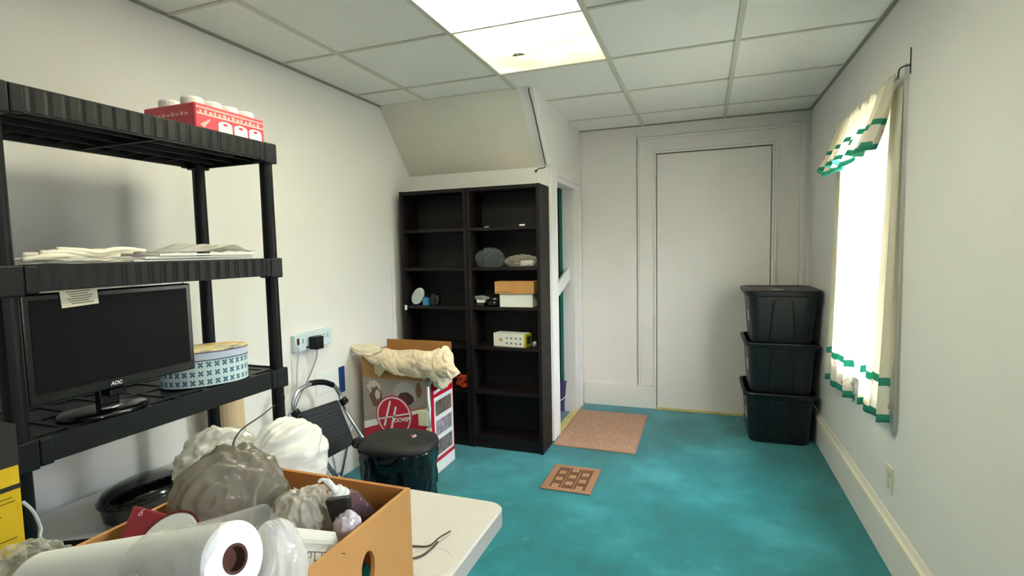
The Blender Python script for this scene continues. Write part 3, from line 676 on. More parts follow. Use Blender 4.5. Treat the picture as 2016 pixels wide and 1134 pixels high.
bm = BM(); tube(bm, [(XL+0.033, 2.175, 0.85), (XL+0.05, 2.16, 0.83), (XL+0.03, 2.165, 0.74), (XL+0.025, 2.15, 0.6), (XL+0.03, 2.07, 0.45), (XL+0.04, 2.05, 0.2), (XL+0.05, 2.0, 0.01)], 0.0045, 8, 5)
simple('extension_cable', bm, mat('cable_pale', (196, 206, 206), 0.5), 'pale grey cable dropping from the left end of the wall outlet strip', 'cable')
bm = BM(); box(bm, XL+0.0005, XL+0.005, 2.325, 2.50, 0.535, 0.66, T=None); simple('wall_plate', bm, mat('plate_white', (228, 234, 230), 0.4), 'white cover plate on the left wall behind the step stool handle', 'wall plate', bevel=0.002)
bm = BM(); box(bm, XL+0.0005, XL+0.004, 2.528, 2.578, 0.50, 0.655); simple('blue_tape_strip', bm, mat('blue_tape', (24, 62, 128), 0.5), 'strip of dark blue tape on the left wall above the step stool', 'tape')
bm = BM(); tube(bm, [(XL+0.006, 3.12, 1.25), (XL+0.006, 3.13, 1.0), (XL+0.006, 3.12, 0.70)], 0.004, 6, 3); simple('surface_conduit', bm, WALL, 'thin painted wire running down the left wall beside the left bookcase', 'conduit')

# ---------------------------------------------------------------- step stool
t = thing('step_stool', (-1.85, 2.25, 0), 'folded metal step stool with black tread leaning on the left wall', 'step stool')
hl = on(578, 815, x=-1.90); hr_ = on(672, 790, x=-1.87)
arch = [hl, on(577, 790, x=-1.90), on(590, 767, x=-1.90), on(625, 753, x=-1.895), on(655, 758, x=-1.885), on(668, 775, x=-1.88), hr_]
bm = BM(); tube(bm, arch, 0.011, 10, 8); build('handle_arch', bm, METAL, t, smooth=True)
bm = BM(); tube(bm, [on(611, 755, x=-1.897), on(625, 752.5, x=-1.896), on(640, 753, x=-1.89), on(655, 758, x=-1.886)], 0.015, 10, 5); build('grip', bm, BLACK, t, smooth=True)
tl, tr, br, bl = on(592, 812, x=-1.875), on(666, 787, x=-1.855), on(700, 873, x=-1.80), on(630, 911, x=-1.80)
nrm = (tr-tl).cross(bl-tl).normalized()
if nrm.x < 0: nrm = -nrm
bm = BM()
def quad_slab(bm, q, n, th):
    a = [bm.verts.new(p) for p in q]; b = [bm.verts.new(p-n*th) for p in q]
    for k in range(4): bm.faces.new((a[k], a[(k+1) % 4], b[(k+1) % 4], b[k]))
    bm.faces.new(a); bm.faces.new(b[::-1])
quad_slab(bm, [tl, tr, br, bl], nrm, 0.028)
trd_ = build('tread', bm, mat('tread_black', (20, 25, 28), 0.5, noise_amt=0.2, nscale=20), t, bevel=0.006)
for k in range(1, 12):
    bm = BM(); f = k/12; a = tl.lerp(bl, f); b = tr.lerp(br, f); q = [a.lerp(b, 0.08), a.lerp(b, 0.92)]; d = (bl-tl).normalized()*0.004
    quad_slab(bm, [q[0]-d+nrm*0.002, q[1]-d+nrm*0.002, q[1]+d+nrm*0.002, q[0]+d+nrm*0.002], nrm, 0.003)
    build('tread_rib', bm, mat('tread_rib', (34, 40, 44), 0.55), trd_)
for h_, f_ in ((hl, Vector((-1.66, 2.17, 0.015))), (hr_, Vector((-1.66, 2.47, 0.015)))):
    bm = BM(); d = (f_-h_).normalized(); cyl(bm, h_-nrm*0.012, f_-nrm*0.0, 0.011, 12); lg_ = build('leg', bm, METAL, t, smooth=True)
    bm = BM(); cyl(bm, f_-d*0.02, f_-Vector((0, 0, 0.014)), 0.015, 12); build('rubber_foot', bm, BLACK, lg_)
    bm = BM(); cyl(bm, h_-d*0.015+nrm*0.016, h_+d*0.02+nrm*0.016, 0.022, 12); cyl(bm, h_+nrm*0.01, h_+nrm*0.045, 0.008, 8); build('hinge_clamp', bm, BLACK, lg_)
for yy in (2.20, 2.42):
    bm = BM(); cyl(bm, (-1.99, yy+0.03, 0.03), (-1.87, yy, 0.38), 0.008, 10); build('rear_leg', bm, METAL, t, smooth=True)
bm = BM(); cyl(bm, (-1.99, 2.23, 0.05), (-1.99, 2.45, 0.05), 0.008, 10); build('crossbar', bm, METAL, t)

# ---------------------------------------------------------------- vacuum cleaner carton
HX0, HX1, HY0, HY1, HZ = -1.955, -1.485, 2.645, 2.925, 0.715
t = thing('vacuum_carton', (-1.72, 2.78, 0), 'tall red and white vacuum cleaner carton, open topped, before the bookcases', 'box')
RED = mat('print_red', (190, 20, 48), 0.35); PWH = mat('print_white', (232, 232, 230), 0.35); PGR = mat('print_grey', (150, 140, 132), 0.4, noise_amt=0.1, nscale=8)
tk = 0.005; ZT = 0.575
bm = BM()
box(bm, HX0, HX1, HY0, HY0+tk, 0.001, ZT); box(bm, HX0, HX1, HY1-tk, HY1, 0.001, ZT)
box(bm, HX0, HX0+tk, HY0+tk, HY1-tk, 0.001, ZT); box(bm, HX1-tk, HX1, HY0+tk, HY1-tk, 0.001, ZT); box(bm, HX0+tk, HX1-tk, HY0+tk, HY1-tk, 0.001, 0.006)
build('carton_body', bm, CARD2, t)
bm = BM(); box(bm, HX0, HX1, HY0+0.001, HY0+tk, ZT, HZ-0.01); build('flap', bm, CARD2, t)
bm = BM(); box(bm, HX0, HX1, HY1-tk, HY1-0.001, ZT, 0.765); build('flap', bm, mat('cardboard_inner', (182, 128, 66), 0.8), t)
bm = BM(); box(bm, HX0+0.001, HX0+tk, HY0+tk, HY1-tk, ZT, 0.72); build('flap', bm, CARD2, t)
bm = BM(); box(bm, HX1-tk, HX1-0.001, HY0+tk, HY1-tk, ZT, 0.66); build('flap', bm, CARD2, t)
# printed front: polygons on y = HY0 - eps
yf = HY0-0.0012
def fpoly(pts, m, name, d=0.0, par=t):
    bm = BM(); a = [bm.verts.new((x, yf-d, z)) for x, z in pts]; b = [bm.verts.new((x, yf-d+0.0008, z)) for x, z in pts]; n = len(pts)
    for k in range(n): bm.faces.new((a[k], a[(k+1) % n], b[(k+1) % n], b[k]))
    bm.faces.new(a[::-1]); bm.faces.new(b)
    return build(name, bm, m, par)
fpoly([(HX0, 0.30), (HX1, 0.44), (HX1, ZT), (HX0, ZT)], PGR, 'photo_print')
fpoly([(HX0, 0.003), (HX1, 0.003), (HX1, 0.41), (HX0, 0.255)], RED, 'red_print', 0.0002)
fpoly([(HX0, 0.255), (HX1, 0.41), (HX1, 0.425), (HX0, 0.30)], PWH, 'white_band', 0.0004)
fpoly([(HX0, 0.006), (HX1, 0.006), (HX1, 0.075), (HX0, 0.075)], PWH, 'white_band', 0.0004)
# photo blobs
def blob(cx, cz, rx, rz, m, d, name='photo_figure', n=24, wob=0.15):
    fpoly([(cx+rx*cos(2*pi*k/n)*(1+wob*sin(k*1.7)), cz+rz*sin(2*pi*k/n)*(1+wob*cos(k*2.3))) for k in range(n)], m, name, d)
blob(-1.875, 0.52, 0.045, 0.04, mat('photo_cream', (196, 184, 166), 0.4), 0.0006); blob(-1.862, 0.46, 0.042, 0.062, mat('photo_brown', (104, 76, 58), 0.4), 0.0008); blob(-1.85, 0.475, 0.018, 0.03, mat('photo_cream', (0, 0, 0)), 0.001)
blob(-1.66, 0.49, 0.075, 0.075, mat('photo_lens', (160, 156, 154), 0.3), 0.0006, wob=0.0); blob(-1.655, 0.462, 0.055, 0.04, mat('photo_dark', (70, 44, 46), 0.4), 0.0008, wob=0.05)
blob(-1.565, 0.52, 0.02, 0.045, mat('photo_brown', (0, 0, 0)), 0.0006)
# logo disc
LC = (-1.740, 0.350)
blob(LC[0], LC[1], 0.126, 0.126, RED, 0.0010, 'logo', 48, 0)
lg = BM()
N = 48
for k in range(N):
    a0, a1 = 2*pi*k/N, 2*pi*(k+1)/N
    q = [(LC[0]+r*cos(a), LC[1]+r*sin(a)) for r, a in ((0.109, a0), (0.118, a0), (0.118, a1), (0.109, a1))]
    lg.faces.new([lg.verts.new((x, yf-0.0016, z)) for x, z in q])
def bar(x0, z0, x1, z1, w0):
    d = Vector((x1-x0, z1-z0)).normalized(); n = Vector((-d.y, d.x))*w0/2
    lg.faces.new([lg.verts.new((LC[0]+x, yf-0.0018, LC[1]+z)) for x, z in ((x0+n.x, z0+n.y), (x1+n.x, z1+n.y), (x1-n.x, z1-n.y), (x0-n.x, z0-n.y))])
bar(-0.068, -0.065, -0.022, 0.092, 0.012); bar(-0.026, -0.105, 0.016, 0.060, 0.014); bar(-0.108, -0.026, 0.108, 0.026, 0.009)
build('logo_mark', lg, PWH, t, solid=0.0004)
text('logo_lettering', 'OOVER', TF((LC[0]+0.054, yf-0.0020, LC[1]-0.018), (1, 0, 0.16), (0, 0, 1)), 0.033, PWH, t, shear=0.25, bold=0.0012)
# right side print
xf = HX1+0.0008
def spoly(y0, y1, z0, z1, m, name, d=0, sk=0):
    bm = BM(); pts = [(y0, z0), (y1, z0+sk), (y1, z1+sk), (y0, z1)]
    prism_x(bm, xf+d, xf+d+0.0006, pts); build(name, bm, m, t)
spoly(HY0, HY1, 0.003, ZT, RED, 'side_print'); spoly(HY0, HY1, 0.006, 0.075, PWH, 'white_band', 0.0008)
spoly(HY0+0.03, HY1-0.01, 0.10, 0.47, PWH, 'side_panel', 0.0008)
for k, c in enumerate(((120, 110, 108), (150, 140, 150), (110, 100, 90))):
    spoly(HY0+0.045, HY1-0.03, 0.115+k*0.12, 0.205+k*0.12, mat('side_photo_%d' % k, c, 0.4, noise_amt=0.5, nscale=25), 'side_photo', 0.0016)
spoly(HY0+0.03, HY1-0.01, 0.49, 0.51, PWH, 'white_band', 0.0008, 0.02)
# crumpled brown packing paper over the rim
def paper_fn(u, v):
    pts = [  # (top px), (bottom px), depth y
        ((682, 679), (688, 684), 2.66), ((720, 690), (725, 712), 2.63), ((750, 686), (752, 728), 2.62), ((785, 690), (790, 742), 2.61), ((820, 690), (828, 746), 2.61), ((853, 692), (862, 745), 2.61), ((872, 694), (886, 748), 2.60), ((882, 688), (905, 735), 2.63)]
    x = u*(len(pts)-1); i = min(int(x), len(pts)-2); f = x-i; f = f*f*(3-2*f)
    def g(p): return on(p[0][0], p[0][1], y=p[2]+0.03), on(p[1][0], p[1][1], y=p[2]-0.005)
    a0, b0 = g(pts[i]); a1, b1 = g(pts[i+1]); a = a0.lerp(a1, f); b = b0.lerp(b1, f)
    p = a.lerp(b, v); q = p*9
    bulge = sin(pi*min(1, v*1.0))*0.03
    return p+Vector((0, -bulge+0.018*ridge(q)+0.006*ridge(q*3), 0.006*noise.noise(q*1.5)))
KRAFT = mat('kraft_paper', (230, 212, 182), 0.85, noise_amt=0.05, nscale=10)
t2 = thing('packing_paper', (-1.7, 2.63, 0.66), 'crumpled kraft packing paper draped over the vacuum carton rim', 'paper')
bm = BM(); sheet(bm, paper_fn, 90, 16); build('draped_sheet', bm, KRAFT, t2, solid=0.002)
bm = BM(); crumple(bm, (-1.438, 2.70, 0.655), (0.055, 0.085, 0.105), 6, 0.2, 1.3, 0.07, 3.2, sub=4); build('bunched_end', bm, KRAFT, t2)
bm = BM()
q = [on(682, 679, y=2.66), on(745, 675, y=2.70), on(752, 690, y=2.64), on(725, 702, y=2.62)]
sheet(bm, lambda u, v: q[0].lerp(q[1], u).lerp(q[3].lerp(q[2], u), v)+Vector((0, 0.01*noise.noise(Vector((u*4, v*4, 1))), 0.008*noise.noise(Vector((u*5, v*5, 3))))), 16, 8)
build('loose_corner', bm, mat('kraft_pale', (226, 216, 190), 0.8), t2, solid=0.0015)
bm = BM(); q = [on(735, 708, y=2.625), on(765, 720, y=2.62), on(748, 742, y=2.625), on(738, 735, y=2.628)]
bm.faces.new([bm.verts.new(p) for p in q]); build('torn_flap', bm, mat('kraft_grey', (176, 164, 134), 0.8), t2, solid=0.002)

# folding luggage trolley in front of carton
t = thing('luggage_trolley', (-1.47, 2.56, 0), 'narrow metal trolley with wheel, between the vacuum carton and trash can', 'trolley')
bm = BM(); cyl(bm, (-1.475, 2.60, 0.05), (-1.475, 2.60, 0.56), 0.011, 10); build('pole', bm, METAL, t, smooth=True)
bm = BM(); tube(bm, [(-1.475, 2.60, 0.55), (-1.45, 2.595, 0.60), (-1.47, 2.59, 0.62), (-1.50, 2.595, 0.60)], 0.006, 8, 5); build('hook_handle', bm, METAL, t)
bm = BM(); box(bm, -1.54, -1.475, 2.585, 2.595, 0.33, 0.42); build('plate', bm, mat('plate_cream', (222, 216, 190), 0.5), t, bevel=0.004)
bm = BM(); cyl(bm, (-1.47, 2.585, 0.16), (-1.47, 2.585, 0.32), 0.017, 10); build('sleeve', bm, mat('sleeve_tan', (186, 164, 130), 0.5), t)
bm = BM(); cyl(bm, (-1.455, 2.555, 0.09), (-1.455, 2.585, 0.09), 0.036, 20); cyl(bm, (-1.49, 2.58, 0.09), (-1.455, 2.58, 0.09), 0.012, 10); build('wheel', bm, mat('wheel_grey', (150, 142, 130), 0.4), t, bevel=0.003)
bm = BM(); box(bm, -1.50, -1.44, 2.56, 2.62, 0.0, 0.055); build('foot', bm, BLACK, t, bevel=0.004)

# ---------------------------------------------------------------- trash can
TC = Vector((-1.405, 2.17, 0))
t = thing('trash_can', TC, 'black lidded trash can with bag liner beside the step stool', 'trash can')
LID = mat('lid_black', (26, 26, 25), 0.62, noise_amt=0.06, nscale=12); RT = radians(8)
bm = BM(); lathe(bm, TC, [(0.13, 0), (0.14, 0.01), (0.165, 0.36)], 48, 1, 0.82, RT, 3.2); build('body', bm, BLACK, t, smooth=False)
bm = BM()
n0 = 0
def liner(u, v):
    a = 2*pi*u; ct, st = cos(a), sin(a); e_ = 2/3.2
    r = 0.152+0.016*v+0.014*ridge(Vector((ct*3.2, st*3.2, v*2.2)))+0.006*ridge(Vector((ct*8, st*8, v*6)))
    x = math.copysign(abs(ct)**e_, ct)*r; y = math.copysign(abs(st)**e_, st)*r*0.84
    z = 0.10+0.285*v + (0.03*noise.noise(Vector((ct*3, st*3, 0))) if v < 0.05 else 0)
    return TC+Vector((x*cos(RT)-y*sin(RT), x*sin(RT)+y*cos(RT), z))
sheet(bm, liner, 96, 22, closed=True); build('bag_liner', bm, mat('bin_bag', (12, 14, 18), 0.16), t, smooth=True, solid=0.001)
bm = BM(); lathe(bm, TC, [(0.172, 0.372), (0.184, 0.376), (0.188, 0.392), (0.180, 0.412), (0.150, 0.424), (0.07, 0.43)], 56, 1, 0.80, RT, 3.0); lid_ = build('lid', bm, LID, t, smooth=True)
bm = BM(); lathe(bm, TC+Vector((0.06, 0.015, 0.4262)), [(0.027, 0), (0.027, 0.0035)], 24); stk_ = build('lid_sticker', bm, mat('sticker_lilac', (196, 188, 224), 0.4), lid_)
bm = BM(); lathe(bm, TC+Vector((0.066, 0.022, 0.4298)), [(0.012, 0), (0.012, 0.001)], 16, 1, 0.6); build('sticker_print', bm, mat('sticker_red', (205, 90, 100), 0.4), lid_)
bm = BM(); crumple(bm, TC+Vector((-0.205, -0.02, 0.375)), (0.05, 0.03, 0.024), 12, 0.2, 2, 0.1, 4, sub=3); build('bag_knot', bm, mat('bin_bag', (0, 0, 0)), t, smooth=True)

# ---------------------------------------------------------------- shelving unit
SX0, SX1, SY0, SY1 = -1.835, -1.45, 0.682, 1.518
t = thing('shelving_unit', ((SX0+SX1)/2, (SY0+SY1)/2, 0), 'black plastic shelving unit along the left wall', 'shelving unit')
SZ = [1.728, 1.319, 0.914, 0.505, 0.10]; lip = 0.062
SHM = mat('shelf_plastic', (14, 16, 17), 0.45, spec=0.35, noise_amt=0.12, nscale=8)
for si, z in enumerate(SZ):
    bm = BM(); th = 0.012
    box(bm, SX0+0.05, SX1-0.05, SY0+0.01, SY1-0.01, z-0.012, z-0.004)
    # slatted deck
    for k in range(9):
        y = SY0+0.05+k*(SY1-SY0-0.1)/8
        box(bm, SX0+0.01, SX1-0.01, y-0.01, y+0.01, z-0.006, z-0.001)
    for x in (SX0+0.05, (SX0+SX1)/2, SX1-0.05): box(bm, x-0.012, x+0.012, SY0+0.01, SY1-0.01, z-0.006, z-0.0005)
    # lips
    box(bm, SX1-th, SX1-0.003, SY0+0.03, SY1-0.03, z-lip, z); box(bm, SX0+0.003, SX0+th, SY0+0.03, SY1-0.03, z-lip, z)
    box(bm, SX0+0.03, SX1-0.03, SY0+0.003, SY0+th, z-lip, z); box(bm, SX0+0.03, SX1-0.03, SY1-th, SY1-0.003, z-lip, z)
    if si != 2:
        nf = 20; dy = (SY1-SY0-0.12)/nf
        for k in range(nf):
            y = SY0+0.06+k*dy
            # fluted cell: convex facet
            vs = [(SX1-0.003, y+0.001), (SX1-0.0005, y+dy*0.25), (SX1-0.0005, y+dy*0.75), (SX1-0.003, y+dy-0.001)]
            a = [bm.verts.new((p[0], p[1], z-0.004)) for p in vs]; b = [bm.verts.new((p[0], p[1], z-lip+0.004)) for p in vs]
            for i in range(3): bm.faces.new((a[i], a[i+1], b[i+1], b[i]))
            bm.faces.new(a); bm.faces.new(b[::-1])
    # underside ribs
    for k in range(1, 12):
        y = SY0+k*(SY1-SY0)/12; box(bm, SX0+0.012, SX0+0.10, y-0.002, y+0.002, z-lip+0.012, z-0.012)
        box(bm, SX1-0.10, SX1-0.012, y-0.002, y+0.002, z-lip+0.02, z-0.012)
    for x in (SX0+0.10, (SX0+SX1)/2, SX1-0.10): box(bm, x-0.002, x+0.002, SY0+0.01, SY1-0.01, z-lip+0.008, z-0.012)
    box(bm, SX0+0.01, SX1-0.01, (SY0+SY1)/2-0.003, (SY0+SY1)/2+0.003, z-lip+0.004, z-0.012)
    build('shelf', bm, SHM, t)
px = [SX0+0.028, SX1-0.028]; py = [SY0+0.028, SY1-0.028]
for x in px:
    for y in py:
        bm = BM()
        for a, b in zip(SZ, SZ[1:]+[0.0]):
            cyl(bm, (x, y, b if b else 0.0), (x, y, a-lip+0.005), 0.0225, 20, 0.0215)
        build('post', bm, BLACK, t, smooth=False)
        for z in SZ:
            bm = BM()
            sx = 1 if x > -1.6 else -1; sy = 1 if y > 1.1 else -1
            box(bm, x-0.028, x+0.028, y-0.0275, y+0.0275, z-lip-0.008, z+0.001)
            box(bm, x-0.0295 if sx < 0 else x+0.012, x-0.012 if sx < 0 else x+0.0295, y-0.050 if sy > 0 else y+0.028, y-0.028 if sy > 0 else y+0.055, z-lip-0.004, z-0.001)
            build('corner_bracket', bm, SHM, t, bevel=0.004)

# items on shelving
# toilet paper pack
Z0 = SZ[0]+0.0005
t = thing('toilet_paper_pack', (-1.61, 1.37, Z0), 'red and white wrapped toilet paper pack on top of the shelving unit', 'toilet paper')
WRAPR = mat('wrap_red', (214, 74, 88), 0.3, noise_amt=0.06, nscale=20)
bm = BM(); box(bm, -1.725, -1.497, 1.235, 1.512, Z0, Z0+0.088); build('wrapper', bm, WRAPR, t, bevel=0.006)
PK = mat('wrap_pink', (240, 176, 170), 0.35)
bm = BM(); box(bm, -1.4968, -1.4955, 1.24, 1.508, Z0+0.052, Z0+0.058); 
for k in range(14): box(bm, -1.4968, -1.4953, 1.25+k*0.0175, 1.258+k*0.0175+0.002*(k % 3), Z0+0.055, Z0+0.066+0.003*(k % 2))
box(bm, -1.4968, -1.4955, 1.24, 1.508, Z0+0.072, Z0+0.077)
build('wrap_print', bm, PK, t)
bm = BM()
for k in range(9): box(bm, -1.70+k*0.02, -1.688+k*0.02, 1.2335, 1.2352, Z0+0.05, Z0+0.058+0.003*(k % 2))
build('wrap_print', bm, PK, t)
for k in range(3):
    bm = BM(); yy = 1.345+k*0.062
    n = 16; pts = [(yy-0.027, Z0+0.001), (yy+0.027, Z0+0.001)]+[(yy+0.027*cos(pi*j/n), Z0+0.034+0.012*sin(pi*j/n)) for j in range(n+1)]
    prism_x(bm, -1.4968, -1.4950, pts); pr_ = build('printed_roll', bm, PWH, t)
    bm = BM(); prism_x(bm, -1.4950, -1.4944, [(yy+0.009*cos(2*pi*j/16), Z0+0.036+0.0045*sin(2*pi*j/16)) for j in range(16)]); build('printed_roll_core', bm, WRAPR, pr_)
bm = BM(); prism = [(yy_, zz_) for yy_, zz_ in ((1.25, 0.02), (1.29, 0.045), (1.285, 0.035), (1.265, 0.012))]
prism_x(bm, -1.4968, -1.4955, [(a, Z0+b) for a, b in prism]); build('wrap_print', bm, PK, t)
for i, xx in enumerate((-1.66, -1.56)):
    for k in range(4):
        if i == 0 and k > 1: continue
        bm = BM(); c = (xx+0.01, 1.272+k*0.067, Z0+0.088)
        lathe(bm, c, [(0.0325, 0.0003), (0.033, 0.018), (0.030, 0.024), (0.012, 0.0245), (0.0105, 0.018)], 28); build('paper_roll', bm, PAPER, t, smooth=False)
# second shelf: cloth and packets
Z1 = SZ[1]+0.0005
bm = BM(); random.seed(3)
for k in range(7):
    yb = 0.76+0.012*k
    pts = [(-1.50-0.02*(k % 3)+0.01*sin(j), yb+0.045*j, Z1+0.012+0.010*abs(sin(j*0.9+k*1.3))+0.0025*k) for j in range(6)]
    tube(bm, pts, 0.0065, 8, 4)
simple('white_cord_bundle', bm, mat('cotton_white', (238, 232, 214), 0.9), 'bundle of thick off-white cords on the second shelf, behind the left post', 'cord bundle', smooth=True)
bm = BM(); crumple(bm, (-1.55, 0.90, Z1+0.007), (0.07, 0.14, 0.010), 21, 0.3, 2, 0.15, 5, zmin=Z1, sub=4); simple('clear_plastic_wrap', bm, CLEAR2, 'flattened plastic wrap under the white cords on the second shelf', 'plastic wrap')
for k, (dz, y0, y1, lab) in enumerate(((0.0, 1.0, 1.42, 'bottom'), (0.0075, 1.03, 1.41, 'middle'), (0.015, 1.07, 1.405, 'top'))):
    bm = BM(); box(bm, -1.74, -1.475+0.004*k, y0, y1, Z1+dz, Z1+dz+0.006); simple('paper_packet', bm, PAPER, 'flat white packet of sheets on the second shelf, %s of three' % lab, 'packet', 'flat white packets on the second shelf', bevel=0.002)
bm = BM(); sheet(bm, lambda u, v: Vector((-1.75+0.27*v, 1.02+0.41*u, Z1+0.024+0.03*math.exp(-((u-0.75)/0.14)**2)*(1-0.3*v)+0.006*ridge(Vector((u*5, v*4, 2))))), 50, 20)
simple('plastic_sleeve', bm, CLEAR2, 'loose clear plastic film peaking over the white packets on the second shelf', 'plastic film', solid=0.0008)

# monitor
Z2 = SZ[2]+0.0005
t = thing('computer_monitor', (-1.62, 1.02, Z2), 'black flat-screen computer monitor on the middle shelf, paper note taped to it', 'monitor')
XM = -1.483; MY0, MY1, MZ0, MZ1 = 0.742, 1.170, 0.984, 1.250
bm = BM(); box(bm, XM-0.035, XM, MY0, MY1, MZ0, MZ1); build('bezel', bm, mat('monitor_black', (8, 8, 9), 0.25), t, bevel=0.004)
bm = BM(); box(bm, XM-0.001, XM+0.0012, MY0+0.015, MY1-0.015, MZ0+0.026, MZ1-0.014); build('screen', bm, mat('screen_dark', (7, 8, 8), 0.5, spec=0.15), t)
text('logo', 'AOC', TF((XM+0.0012, 0.936, MZ0+0.013), (0, 1, 0), (0, 0, 1)), 0.013, mat('logo_silver', (190, 194, 190), 0.4), t, bold=0.0006, shear=0.15)
bm = BM(); box(bm, XM-0.06, XM-0.036, 0.915, 0.965, Z2+0.01, MZ0+0.05); box(bm, XM-0.036, XM-0.001, 0.92, 0.96, MZ0-0.022, MZ0-0.001); build('neck', bm, BLACKG, t, bevel=0.004)
bm = BM(); lathe(bm, (XM-0.057, 0.935, Z2), [(0.105, 0), (0.108, 0.004), (0.102, 0.010), (0.05, 0.014)], 48, 0.80, 1.0); build('base', bm, BLACKG, t, smooth=True)
bm = BM(); lathe(bm, (XM-0.03, 0.94, Z2+0.0135), [(0.02, 0), (0.018, 0.003)], 20, 0.6, 1.4); build('hinge_cover', bm, METAL, t)
nt_ = [on(116, 571, x=XM+0.0025), on(190, 563, x=XM+0.0025), on(194.5, 597, x=XM+0.0025), on(122, 607, x=XM+0.0025)]
t = thing('paper_note', nt_[0], 'small cream printed note stuck to the top of the black monitor', 'note')
bm = BM(); bm.faces.new([bm.verts.new(p) for p in nt_]); build('sheet', bm, mat('note_cream', (232, 224, 200), 0.8), t, solid=0.0006)
bm = BM()
for k in range(6):
    f = 0.18+k*0.13; a = nt_[0].lerp(nt_[3], f); b = nt_[1].lerp(nt_[2], f); s0 = 0.16+0.05*(k % 3); s1 = 0.86-0.06*((k+1) % 3)
    p0, p1 = a.lerp(b, s0)+Vector((0.0008, 0, 0)), a.lerp(b, s1)+Vector((0.0008, 0, 0)); h = Vector((0, 0, 0.0012))
    bm.faces.new([bm.verts.new(p) for p in (p0-h, p1-h, p1+h, p0+h)])
build('printed_line', bm, mat('ink_grey', (130, 124, 110), 0.8), t, solid=0.0003)
# oval tin
t = thing('oval_tin', (-1.555, 1.262, Z2), 'oval blue and white patterned tin beside the monitor, floral lid', 'tin')
def tin_pat():
    m = mat('tin_pattern', (200, 222, 226), 0.35); nt = m.node_tree; L = nt.links.new
    tc = nt.nodes.new('ShaderNodeTexCoord'); sp = nt.nodes.new('ShaderNodeSeparateXYZ'); L(tc.outputs['UV'], sp.inputs[0])
    def mm(op, a, b=None):
        n = nt.nodes.new('ShaderNodeMath'); n.operation = op
        for i, k in enumerate((a, b)):
            if k is None: continue
            if isinstance(k, (int, float)): n.inputs[i].default_value = k
            else: L(k, n.inputs[i])
        return n.outputs[0]
    fu = mm('SUBTRACT', mm('FRACT', mm('MULTIPLY', sp.outputs[0], 34)), 0.5); fv = mm('SUBTRACT', mm('FRACT', mm('MULTIPLY', sp.outputs[1], 3)), 0.5)
    r = mm('SQRT', mm('ADD', mm('MULTIPLY', fu, fu), mm('MULTIPLY', fv, fv)))
    an = mm('ARCTAN2', fv, fu); pet = mm('ABSOLUTE', mm('SINE', mm('MULTIPLY', an, 2)))
    ins = mm('LESS_THAN', r, mm('ADD', mm('MULTIPLY', pet, 0.34), 0.06)); 
    mx = nt.nodes.new('ShaderNodeMixRGB'); mx.inputs[1].default_value = lin((206, 226, 228)); mx.inputs[2].default_value = lin((58, 104, 124)); L(ins, mx.inputs[0])
    L(mx.outputs[0], nt.nodes['Principled BSDF'].inputs['Base Color'])
    return m
TCc = Vector((-1.555, 1.262, Z2)); TA, TB, TR_ = 0.128, 0.082, radians(58)
def oval(r, z, a): 
    x, y = cos(a)*TA*r, sin(a)*TB*r; return TCc+Vector((x*cos(TR_)-y*sin(TR_), x*sin(TR_)+y*cos(TR_), z))
bm = BM(); uvl = bm.loops.layers.uv.new('uv'); NN = 72
rows = [(1.0, 0.002), (1.0, 0.085)]
for k in range(NN):
    a0, a1 = 2*pi*k/NN, 2*pi*(k+1)/NN
    f = bm.faces.new([bm.verts.new(oval(1, 0.002, a0)), bm.verts.new(oval(1, 0.002, a1)), bm.verts.new(oval(1, 0.085, a1)), bm.verts.new(oval(1, 0.085, a0))])
    for l, uv in zip(f.loops, ((k/NN, 0), ((k+1)/NN, 0), ((k+1)/NN, 1), (k/NN, 1))): l[uvl].uv = uv
bm.faces.new([bm.verts.new(oval(1, 0.002, 2*pi*k/NN)) for k in range(NN)])
build('body', bm, tin_pat(), t)
bm = BM()
loft(bm, [[bm.verts.new(oval(r, z, 2*pi*k/NN)) for k in range(NN)] for r, z in ((1.015, 0.084), (1.015, 0.112), (1.0, 0.1165), (0.97, 0.117))])
def lidm():
    m = mat('tin_lid_top', (222, 206, 150), 0.35); nt = m.node_tree; L = nt.links.new
    tc = nt.nodes.new('ShaderNodeTexCoord'); n = nt.nodes.new('ShaderNodeTexNoise'); n.inputs['Scale'].default_value = 14; n.inputs['Detail'].default_value = 3; L(tc.outputs['Object'], n.inputs['Vector'])
    r = nt.nodes.new('ShaderNodeValToRGB'); e = r.color_ramp.elements; e[0].position = .32; e[0].color = lin((90, 96, 100)); e[1].position = .7; e[1].color = lin((150, 160, 110))
    for p_, c_ in ((.42, (206, 190, 140)), (.52, (238, 222, 160)), (.6, (226, 170, 90))): k = e.new(p_); k.color = lin(c_)
    L(n.outputs['Fac'], r.inputs['Fac']); L(r.outputs[0], nt.nodes['Principled BSDF'].inputs['Base Color']); return m
tl_ = build('lid', bm, [lidm()], t)
bm = BM(); loft(bm, [[bm.verts.new(oval(r, z, 2*pi*k/NN)) for k in range(NN)] for r, z in ((1.02, 0.086), (1.02, 0.110))], False, False); build('lid_band', bm, mat('lid_lilac', (196, 206, 222), 0.35), tl_, solid=0.0008)
bm = BM(); loft(bm, [[bm.verts.new(oval(r, z, 2*pi*k/NN)) for k in range(NN)] for r, z in ((1.024, 0.109), (1.024, 0.1125))], False, False); build('lid_rim', bm, mat('lid_purple', (74, 66, 116), 0.35), tl_, solid=0.0008)
bm = BM(); loft(bm, [[bm.verts.new(oval(r, z, 2*pi*k/NN)) for k in range(NN)] for r, z in ((1.024, 0.084), (1.024, 0.087))], False, False); build('lid_rim', bm, mat('lid_purple', (0, 0, 0)), tl_, solid=0.0008)
bm = BM(); crumple(bm, (-1.53, 1.185, 1.17), (0.010, 0.012, 0.06), 31, 0.3, 2, 0.2, 5, sub=3)
